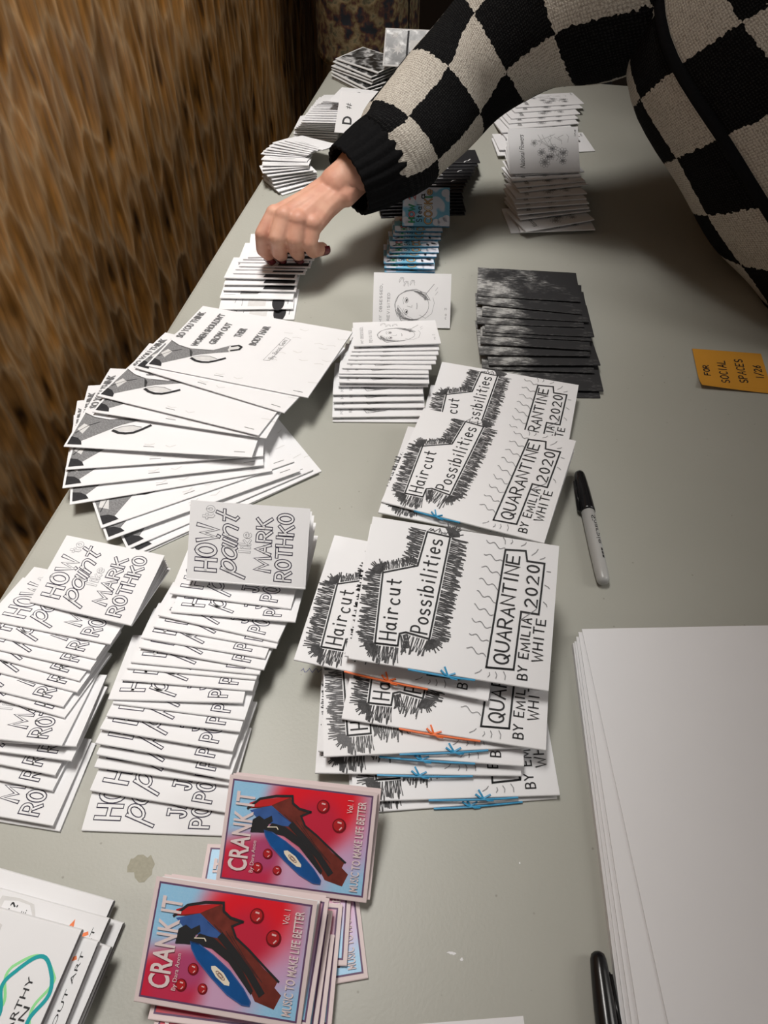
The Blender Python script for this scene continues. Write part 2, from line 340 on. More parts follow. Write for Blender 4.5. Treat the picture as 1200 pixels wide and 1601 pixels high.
# --- cover artwork
def art_painter(w_, l, who):
    a = Art(w_, l)
    a.hollow('HOW', .235, .13, .075, .70, .0038, .0008, OUTL, jit=.04)
    a.hollow('to', .20, .78, .11, .94, .0024, .0005, LIGHTINK)
    a.hollow('paint', .405, .10, .22, .86, .0031, .0008, OUTL, shear=.35, gap=.02)
    a.hollow('like', .52, .38, .43, .64, .0020, .0005, LIGHTINK, gap=.25)
    a.hollow(who[0], .69, .17, .575, .83, .0031, .0008, OUTL, jit=.05)
    a.hollow(who[1], .865, .07, .745, .90, .0031, .0008, OUTL, jit=.05)
    return a
def art_hair(w_, l, seed=3):
    rnd = random.Random(seed); a = Art(w_, l)
    box = [(.118, .121), (.232, .128), (.232, .209), (.262, .225), (.383, .205), (.4215, .9376), (.299, .95), (.274, .694), (.101, .606)]
    B = [Vector((q * w_, p * l)) for q, p in box]; n = len(B); cen = sum(B, Vector((0, 0))) / n
    sg = sum(B[i].x * B[(i + 1) % n].y - B[(i + 1) % n].x * B[i].y for i in range(n)); sgn = 1 if sg > 0 else -1
    def zig(i, amp, step, wd, skip=0.0, lo=.72):
        p0, p1 = B[i], B[(i + 1) % n]; d = (p1 - p0); Ln = d.length; d.normalize(); nn = Vector((d.y, -d.x)) * sgn
        k = int(Ln / step) + 1; pts = []
        for j in range(k + 1):
            b = p0 + d * Ln * j / k; pts.append(b + nn * .0015 + d * rnd.uniform(-.4, .4) * step)
            pts.append(b + nn * amp * rnd.uniform(lo, 1.08) + d * rnd.uniform(-.9, .9) * step)
        a.strokem(pts, wd, SCRIB, 1)
    for i in (0, 2, 4, 6, 8, 7): zig(i, .0145 if i not in (7,) else .009, .0016, .0009)
    zig(4, .015, .0016, .0009); zig(8, .014, .0016, .0009); zig(0, .014, .0022, .0010); zig(3, .017, .0020, .0010); zig(2, .013, .0020, .001)
    zig(5, .006, .0030, .0009, lo=.3); zig(6, .013, .0016, .0009); zig(7, .0085, .0016, .0009)
    # fans round the outer corners
    for ci, (a0, a1) in {0: (150, 285), 4: (-60, 10), 5: (20, 80), 8: (110, 190)}.items():
        c = B[ci]
        pts = []
        for k in range(15):
            an = R(a0 + (a1 - a0) * k / 14)
            dv = (c - cen).normalized()
            an2 = math.atan2(dv.y, dv.x) + (k / 14 - .5) * 1.9
            v = Vector((math.cos(an2), math.sin(an2))); pts += [c + v * .001, c + v * .0110 * rnd.uniform(.7, 1.1)]
        a.strokem(pts, .0010, SCRIB, 1)
    a.poly(box, PAPER, 2)
    a.stroke(box + box[:2], .0014, INK, 3)
    a.hand('Haircut', .213, .16, .135, .575, .0013, INK, 4, gap=.34, jit=.05, ang=R(2)); a.hand('Possibilities', .365, .235, .285, .905, .0013, INK, 4, gap=.30, jit=.05, ang=R(-2.0))
    qb = [(.682, .081), (.8185, .094), (.830, .489), (.9206, .489), (.93, .854), (.838, .852), (.826, .925), (.719, .91)]
    a.stroke(qb + qb[:2], .0015, INK, 3)
    a.hand('QUARANTINE', .785, .12, .715, .88, .0013, INK, 4, gap=.28, jit=.05, ang=R(-1.5)); a.hand('2020', .905, .53, .845, .83, .0013, INK, 4, gap=.4, jit=.05)
    a.hand('BY EMILIA', .885, .04, .84, .45, .0010, INK, 4, gap=.35, jit=.08); a.hand('WHITE', .955, .17, .905, .46, .0010, INK, 4, gap=.4, jit=.08)
    a.stroke([(.83, .43), (.905, .52)], .0007, GREYINK, 3)
    for k in range(9):
        p = .15 + .76 * k / 8; q0 = .675 + .04 * k / 8
        a.stroke([(q0 - .10 * j / 12, p + .012 * math.sin(j * .9 + k) + .004 * j) for j in range(13)], .0006, GREYINK, 3)
    for (q, p, q2, p2) in [(.715, .95, .70, 1.0), (.745, .96, .75, .99), (.80, .955, .825, .985), (.86, .90, .89, .95), (.905, .88, .93, .9), (.945, .8, .965, .80), (.94, .7, .965, .68), (.94, .58, .96, .55), (.66, .06, .63, .03), (.70, .05, .695, .02), (.73, .06, .735, .02), (.77, .07, .78, .02)]:
        a.stroke([(q, p), ((q + q2) / 2 + .006, (p + p2) / 2), (q2, p2)], .0006, GREYINK, 3)
    return a
CR = {'wood': [(0.144, 0.706), (0.158, 0.76), (0.224, 0.805), (0.427, 0.856), (0.445, 0.805), (0.501, 0.767), (0.568, 0.745), (0.508, 0.692), (0.542, 0.613), (0.627, 0.535), (0.742, 0.404), (0.832, 0.328), (0.818, 0.275), (0.863, 0.225), (0.832, 0.11), (0.714, 0.147), (0.619, 0.348), (0.475, 0.508), (0.346, 0.639), (0.322, 0.737)],
 'redtop': [(0.144, 0.706), (0.158, 0.76), (0.224, 0.805), (0.427, 0.856), (0.342, 0.791), (0.307, 0.76), (0.244, 0.74)],
 'out': [(0.151, 0.707), (0.224, 0.809), (0.329, 0.854), (0.438, 0.872), (0.448, 0.805), (0.495, 0.762), (0.572, 0.745)], 'out2': [(0.572, 0.745), (0.512, 0.697), (0.546, 0.613), (0.631, 0.538), (0.752, 0.412), (0.836, 0.328)],
 'black': [(0.187, 0.491), (0.194, 0.612), (0.234, 0.653), (0.27, 0.625), (0.317, 0.668), (0.328, 0.618), (0.3, 0.579), (0.303, 0.554), (0.324, 0.601), (0.416, 0.583), (0.515, 0.498), (0.617, 0.365), (0.694, 0.227), (0.685, 0.192), (0.523, 0.415), (0.412, 0.497), (0.334, 0.509), (0.232, 0.499)],
 'blue': [(0.165, 0.693), (0.307, 0.76), (0.407, 0.666), (0.521, 0.567), (0.441, 0.587), (0.326, 0.584), (0.217, 0.633)],
 'disc': [(0.28, 0.525), (0.333, 0.517), (0.43, 0.449), (0.542, 0.351), (0.636, 0.233), (0.689, 0.142), (0.686, 0.108), (0.642, 0.108), (0.547, 0.166), (0.434, 0.28), (0.332, 0.398), (0.292, 0.476)],
 'label': [(0.426, 0.364), (0.45, 0.371), (0.506, 0.327), (0.551, 0.259), (0.551, 0.234), (0.521, 0.237), (0.465, 0.286), (0.431, 0.339)]}
def art_record(w_, l):
    a = Art(w_, l); rnd = random.Random(5)
    a.poly([(.025, .035), (.975, .035), (.975, .965), (.025, .965)], PURPLE, 1); a.poly([(.036, .051), (.964, .051), (.964, .949), (.036, .949)], CRANK, 2)
    a.poly(CR['wood'], WOODRED, 3); a.poly(CR['redtop'], REDTOP, 4); a.poly(CR['blue'], NAVY, 4); a.stroke(CR['out'], .0016, INK, 5); a.stroke(CR['out2'], .0013, INK, 5)
    a.stroke([(.46, .60), (.56, .48), (.66, .35), (.74, .22)], .0042, INK, 5)
    for k in range(5): a.stroke([(.36 + .04 * k, .70 - .02 * k + .01 * (k % 2)), (.48 + .035 * k, .60 - .035 * k), (.62 + .03 * k, .42 - .03 * k)], .0003, INK, 4)
    a.poly(CR['black'], INK, 6); a.poly(CR['disc'], BLUEDISC, 7); a.stroke(CR['disc'] + CR['disc'][:2], .0007, NAVY, 8); a.poly(CR['label'], CREAM, 8)
    for sc in (.25, .45): a.stroke([(.489 + (q - .489) * sc, .303 + (p - .303) * sc) for q, p in CR['label'] + CR['label'][:2]], .0003, WOODRED, 9)
    a.stroke([(.30, .56), (.36, .57), (.37, .55)], .0006, CREAM, 8)
    for q, p, rr in [(.652, .809, .0045), (.771, .653, .0048), (.322, .314, .0034), (.266, .177, .0036), (.397, .175, .0031)]:
        c = Vector((q * w_, p * l)); ci = lambda r_, dx=0, dy=0, n=18: [(c.x + dx + r_ * math.cos(6.2832 * k / n), c.y + dy + r_ * math.sin(6.2832 * k / n)) for k in range(n)]
        a.polym(ci(rr), DKRED, 4); a.polym(ci(rr * .78, -.0003, .0003), BALL, 5); a.strokem([(c.x - rr * .2, c.y + rr * .45), (c.x + rr * .2, c.y + rr * .4)], rr * .22, GLINT, 6); a.strokem([(c.x + rr * .1, c.y - rr * .5), (c.x + rr * .35, c.y - rr * .2)], rr * .16, GLINT, 6)
    a.type('CRANK IT', .195, .13, .065, .86, PINKB, 10, bold=.02); a.type('By Dara Anon', .245, .13, .212, .42, PINKB, 10)
    a.type('MUSIC TO MAKE LIFE BETTER', .935, .08, .88, .90, PINKB, 10, bold=.012); a.type('Vol. 1', .85, .78, .812, .90, PINKB, 10)
    return a
def art_legs(w_, l):
    a = Art(w_, l); rnd = random.Random(2)
    leg = [(0.012, 0.397), (0.079, 0.349), (0.164, 0.328), (0.3, 0.365), (0.38, 0.479), (0.418, 0.511), (0.448, 0.494), (0.447, 0.439), (0.393, 0.386), (0.324, 0.338), (0.247, 0.28), (0.216, 0.234), (0.148, 0.157), (0.067, 0.083), (0.015, 0.089)]
    leg = [leg[-1]] + leg[:-1]
    a.poly([(.012, .03), (.07, .06), (.15, .16), (.21, .235), (.19, .30), (.164, .328), (.079, .349), (.012, .397)], TONE, 1)
    a.poly([(.16, .325), (.20, .23), (.247, .28), (.324, .338), (.393, .386), (.38, .43), (.37, .46), (.30, .365)], TONE, 1)
    a.poly([(.38, .479), (.418, .511), (.448, .494), (.447, .439), (.393, .386), (.375, .42)], PALE, 2); a.stroke([(.385, .47), (.418, .50), (.442, .485), (.44, .445), (.40, .41)], .0028, DARKTONE, 3)
    a.poly([(0.217, 0.216), (0.253, 0.266), (0.309, 0.282), (0.365, 0.269), (0.335, 0.221), (0.267, 0.202)], PALE, 2)
    a.stroke([(.217, .206), (.25, .185), (.29, .18), (.33, .195), (.365, .235), (.402, .288)], .0032, DARKTONE, 3); a.stroke([(.22, .225), (.26, .262), (.309, .278), (.36, .262)], .0008, TONE, 3)
    a.poly([(.012, .022), (.09, .026), (.078, .065), (.05, .10), (.012, .115)], DARKTONE, 3); a.poly([(.02, .2), (.04, .27), (.078, .245), (.062, .15)], PALE, 3); a.stroke([(.02, .15), (.07, .25), (.12, .30)], .0006, DARKTONE, 4)
    a.stroke([(.012, .398), (.079, .352), (.164, .331), (.3, .367), (.375, .475)], .0006, DARKTONE, 4)
    for s, q, p0, p1 in [("SO YOU THINK", .060, .46, .90), ("WOMEN SHOULDN'T", .19, .375, .917), ('GROW OUT', .28, .45, .80), ('THEIR', .39, .615, .761), ('BODY HAIR', .515, .538, .854)]:
        a.type(s, q, p0, q - .046, p1, TONE, 4, bold=.02); a.type(s, q - .001, p0 + .004, q - .047, p1 + .004, DARKTONE, 3, bold=.03)
    a.stroke([(.619, .365), (.655, .372), (.685, .718), (.645, .738), (.619, .365), (.655, .372)], .0004, GREYINK, 2); a.hand('By Bess Gael', .668, .40, .640, .70, .0006, GREYINK, 2, ang=R(0))
    for k in range(16):
        q, p = rnd.uniform(.4, .97), rnd.uniform(.05, .9); a.stroke([(q, p), (q + rnd.uniform(.01, .05), p + rnd.uniform(-.02, .02)), (q + .05, p + .01)], .0009, PALE, 1)
    return a
def art_face(w_, l):
    a = Art(w_, l); wd = .00035
    a.hand('MY OBSESSED,', .115, .06, .085, .80, .0005, GREYINK); a.hand('REVISITED', .215, .10, .185, .62, .0005, GREYINK)
    for wv in (0, .01):
        a.stroke([(.50 + .22 * math.cos(R(t)), .40 + (.27 + wv) * math.sin(R(t))) for t in range(0, 361, 12)], wd, GREYINK)
    a.stroke([(.32, .18), (.29, .30), (.285, .42), (.33, .58), (.42, .67), (.55, .70), (.68, .62), (.73, .52)], .0006, GREYINK)
    rnd = random.Random(8)
    for k in range(18):
        p = rnd.uniform(.15, .3); a.stroke([(.30 + rnd.uniform(0, .03), p + .1), (.36 + rnd.uniform(0, .06), p - .08), (.5 + rnd.uniform(-.05, .1), .13)], .0003, GREYINK)
        a.stroke([(.52 + rnd.uniform(0, .1), .66), (.60 + rnd.uniform(0, .1), .60 + rnd.uniform(-.05, .05)), (.68 + rnd.uniform(-.02, .06), .50)], .0003, GREYINK)
    for p in (.27, .49):
        a.stroke([(.43 + .02 * math.cos(R(t)), p + .05 * math.sin(R(t))) for t in range(0, 361, 30)], .0004, INK); a.stroke([(.43, p - .015), (.435, p + .015)], .0016, INK); a.stroke([(.395, p - .07), (.385, p), (.395, p + .06)], .0004, GREYINK)
    a.stroke([(.44, .38), (.50, .36), (.505, .40)], .0004, GREYINK); a.stroke([(.565, .33), (.57, .38), (.565, .44)], .0006, GREYINK)
    a.stroke([(.60, .22), (.68, .16), (.76, .25), (.79, .45), (.77, .55)], wd, GREYINK); a.stroke([(.68, .616), (.78, .80)], .0006, GREYINK)
    for c in ((.36, .87), (.50, .82), (.42, .80)): a.stroke([(c[0] + .03 * math.cos(R(t)), c[1] + .05 * math.sin(R(t * 1.7))) for t in range(0, 361, 30)], wd, GREYINK)
    for p in (.6, .68): a.stroke([(.80, p), (.83, p + .06)], wd, GREYINK)
    a.hand('no 2', .95, .15, .925, .36, .0004, GREYINK)
    return a
def art_flowers(w_, l):
    a = Art(w_, l); rnd = random.Random(6)
    a.type('National Flowers', .215, .10, .145, .84, INK, 1, shear=.25)
    def flower(q, p, s, n):
        c = Vector((q * w_, p * l))
        for ring in (1, .6):
            for k in range(n):
                an = 6.283 * k / n + ring; d = Vector((math.cos(an), math.sin(an))); t = Vector((-d.y, d.x)); r0 = s * ring
                a.strokem([c + d * r0 * .2, c + d * r0 * .7 + t * r0 * .3, c + d * r0, c + d * r0 * .7 - t * r0 * .3, c + d * r0 * .2], .00035, GREYINK)
        a.strokem([c + Vector((s * .12 * math.cos(k), s * .12 * math.sin(k))) for k in range(8)], .0006, INK)
    for q, p, s, n in [(.36, .66, .0055, 5), (.46, .44, .0065, 7), (.50, .22, .0085, 9), (.62, .52, .0075, 7), (.60, .34, .0055, 6), (.77, .42, .008, 8), (.76, .24, .006, 7), (.55, .34, .005, 6)]: flower(q, p, s, n)
    for k in range(14):
        q, p = rnd.uniform(.4, .85), rnd.uniform(.2, .7); a.stroke([(q, p), (q + rnd.uniform(-.06, .06), p + rnd.uniform(.04, .14)), (q + rnd.uniform(-.1, .1), p + rnd.uniform(.1, .2))], .0004, GREYINK)
    for s in (0, 1, 2): a.stroke([(.60 + .02 * s, .5), (.52 - .05 * s, .7), (.48 - .06 * s + .3 * (s == 2), .84)], .0004, GREYINK)
    a.hand('zine', .965, .72, .935, .93, .0005, INK)
    return a
def art_cookie(w_, l):
    a = Art(w_, l)
    for q, p, rr in [(.07, .15, .10), (.14, .05, .12), (.05, .9, .08), (.85, .12, .13), (.93, .2, .1), (.72, .1, .1), (.92, .85, .12), (.97, .7, .08), (.5, .62, .09), (.56, .7, .07)]:
        a.poly([(min(.995, max(.005, q + rr * .8 * math.cos(R(t)))), min(.995, max(.005, p + rr * .9 * math.sin(R(t))))) for t in range(0, 360, 24)], CLOUD, 1)
    def two(s, q, p, q1, p1, m):
        a.hand(s, q, p, q1, p1, .0026, INK, 2); a.hand(s, q, p, q1, p1, .0018, m, 3)
    two('H', .25, .10, .14, .20, CKGREEN); two('O', .25, .23, .14, .36, CKPINK); two('W', .25, .39, .14, .54, CKGREEN); two('2', .27, .68, .13, .84, CKPINK)
    a.hand('Steal', .41, .10, .30, .56, .0010, INK, 3); a.hand('a', .47, .70, .36, .82, .0014, INK, 3)
    for k, (p0, p1, m) in enumerate([(.05, .22, CKTAN), (.24, .38, CKTAN), (.41, .54, CREAM), (.58, .69, CKTAN), (.72, .77, CKGREEN), (.80, .95, CKTAN)]): two('COOKie'[k], .62, p0, .47, p1, m)
    return a
CLOUD = plain('white_cloud_print', (0.74, 0.76, 0.84), 0.55)
def art_black(w_, l, k):
    a = Art(w_, l); rnd = random.Random(k)
    q = rnd.uniform(.4, .6); a.stroke([(q, .06), (q + .07, .06)], .0020, PAPER)
    if k % 2: a.stroke([(.80, .03), (.83, .12), (.86, .14), (.89, .25)], .0013, PAPER)
    a.stroke([(.1, .012), (.9, .012)], .0004, TONE)
    return a
def art_knee(w_, l, k):
    a = Art(w_, l)
    if k == 0:
        a.poly([(.38, .08), (.62, .08), (.62, .9), (.38, .9)], PALE, 1); a.poly([(.79 + .085 * math.cos(R(t)), .20 + .28 * math.sin(R(t))) for t in range(0, 360, 20)], DARKTONE, 2); a.stroke([(.92, .15), (.92, .4), (.95, .42)], .0009, GREYINK); a.stroke([(.3, .1), (.3, .9)], .0006, GREYINK); a.stroke([(.2, .2), (.22, .4)], .0006, GREYINK)
    elif k == 1:
        a.poly([(.26, .14), (.50, .16), (.62, .4), (.58, .9), (.33, .9)], TONE, 1); a.stroke([(.05, .1), (.2, .12)], .0006, GREYINK)
    else:
        a.poly([(.54, .045), (.97, .04), (.985, .98), (.62, .98), (.60, .5)], DARKTONE, 1); a.stroke([(.08, .2), (.25, .26), (.35, .22), (.5, .3)], .0006, PALE); a.stroke([(.3, .6), (.35, .8)], .0006, GREYINK)
    return a
def art_thin(w_, l, k):
    a = Art(w_, l); rnd = random.Random(k)
    for j in range(3):
        p = rnd.uniform(.05, .3); a.stroke([(rnd.uniform(.05, .4), p), (rnd.uniform(.5, .95), p + .02)], .0007, TONE)
    return a
def art_wave(w_, l):
    """here the spine is the far edge, so the lettering is turned round to read towards the spine"""
    a = Art(w_, l)
    def wavy(off, m, wd, layer):
        L1 = []; L2 = []
        for k in range(50):
            p = .22 + .7 * k / 49
            L1.append((.186 + .022 * math.sin(p * 26 + off) + .02 * p + off * .004, p)); L2.append((.034 - .018 * math.sin(p * 24 + 1 + off) + off * .004, p))
        e0, e1 = L1[0], L2[0]
        top = [(e0[0] + (e1[0] - e0[0]) * j / 12  , .22 - .075 * math.sin(math.pi * j / 12)) for j in range(1, 12)]
        a.stroke(L1[::-1] + top + L2, wd, m, layer)
    wavy(1.2, GREENL, .0017, 1); wavy(0.0, TEAL, .0023, 2)
    a.type('N MCCARTHY', .10, .72, .074, 1.20, INK, 3, ang=math.pi); a.type('HANSON', .066, .76, .040, 1.16, INK, 3, ang=math.pi)
    a.poly([(.33, .06), (.36, .05), (.42, .06), (.42, .2), (.36, .2), (.325, .17)], PALE, 1)
    return a
def art_bubble(w_, l):
    a = Art(w_, l)
    a.poly([(.30, .10), (.345, .02), (.42, .01), (.50, .02), (.52, .2), (.45, .3), (.33, .3), (.29, .2)], PALE, 1)
    a.poly([(.325, .08), (.36, .03), (.42, .025), (.48, .04), (.48, .2), (.43, .26), (.34, .26)], PAPER, 2)
    a.type('T?', .41, .135, .375, .235, INK, 3, ang=math.pi); a.type('ASE.', .362, .155, .340, .255, INK, 3, ang=math.pi)
    a.stroke([(.165, .12), (.142, .05), (.13, .12)], .0022, ORANGEL, 1); a.stroke([(.115, .09), (.105, .12)], .0022, CKGREEN, 1); a.stroke([(.085, .10), (.065, .085)], .0022, ORANGEL, 1)
    a.type('WHAT ABOUT ART', .035, .75, .020, 1.45, INK, 1, ang=math.pi)
    return a

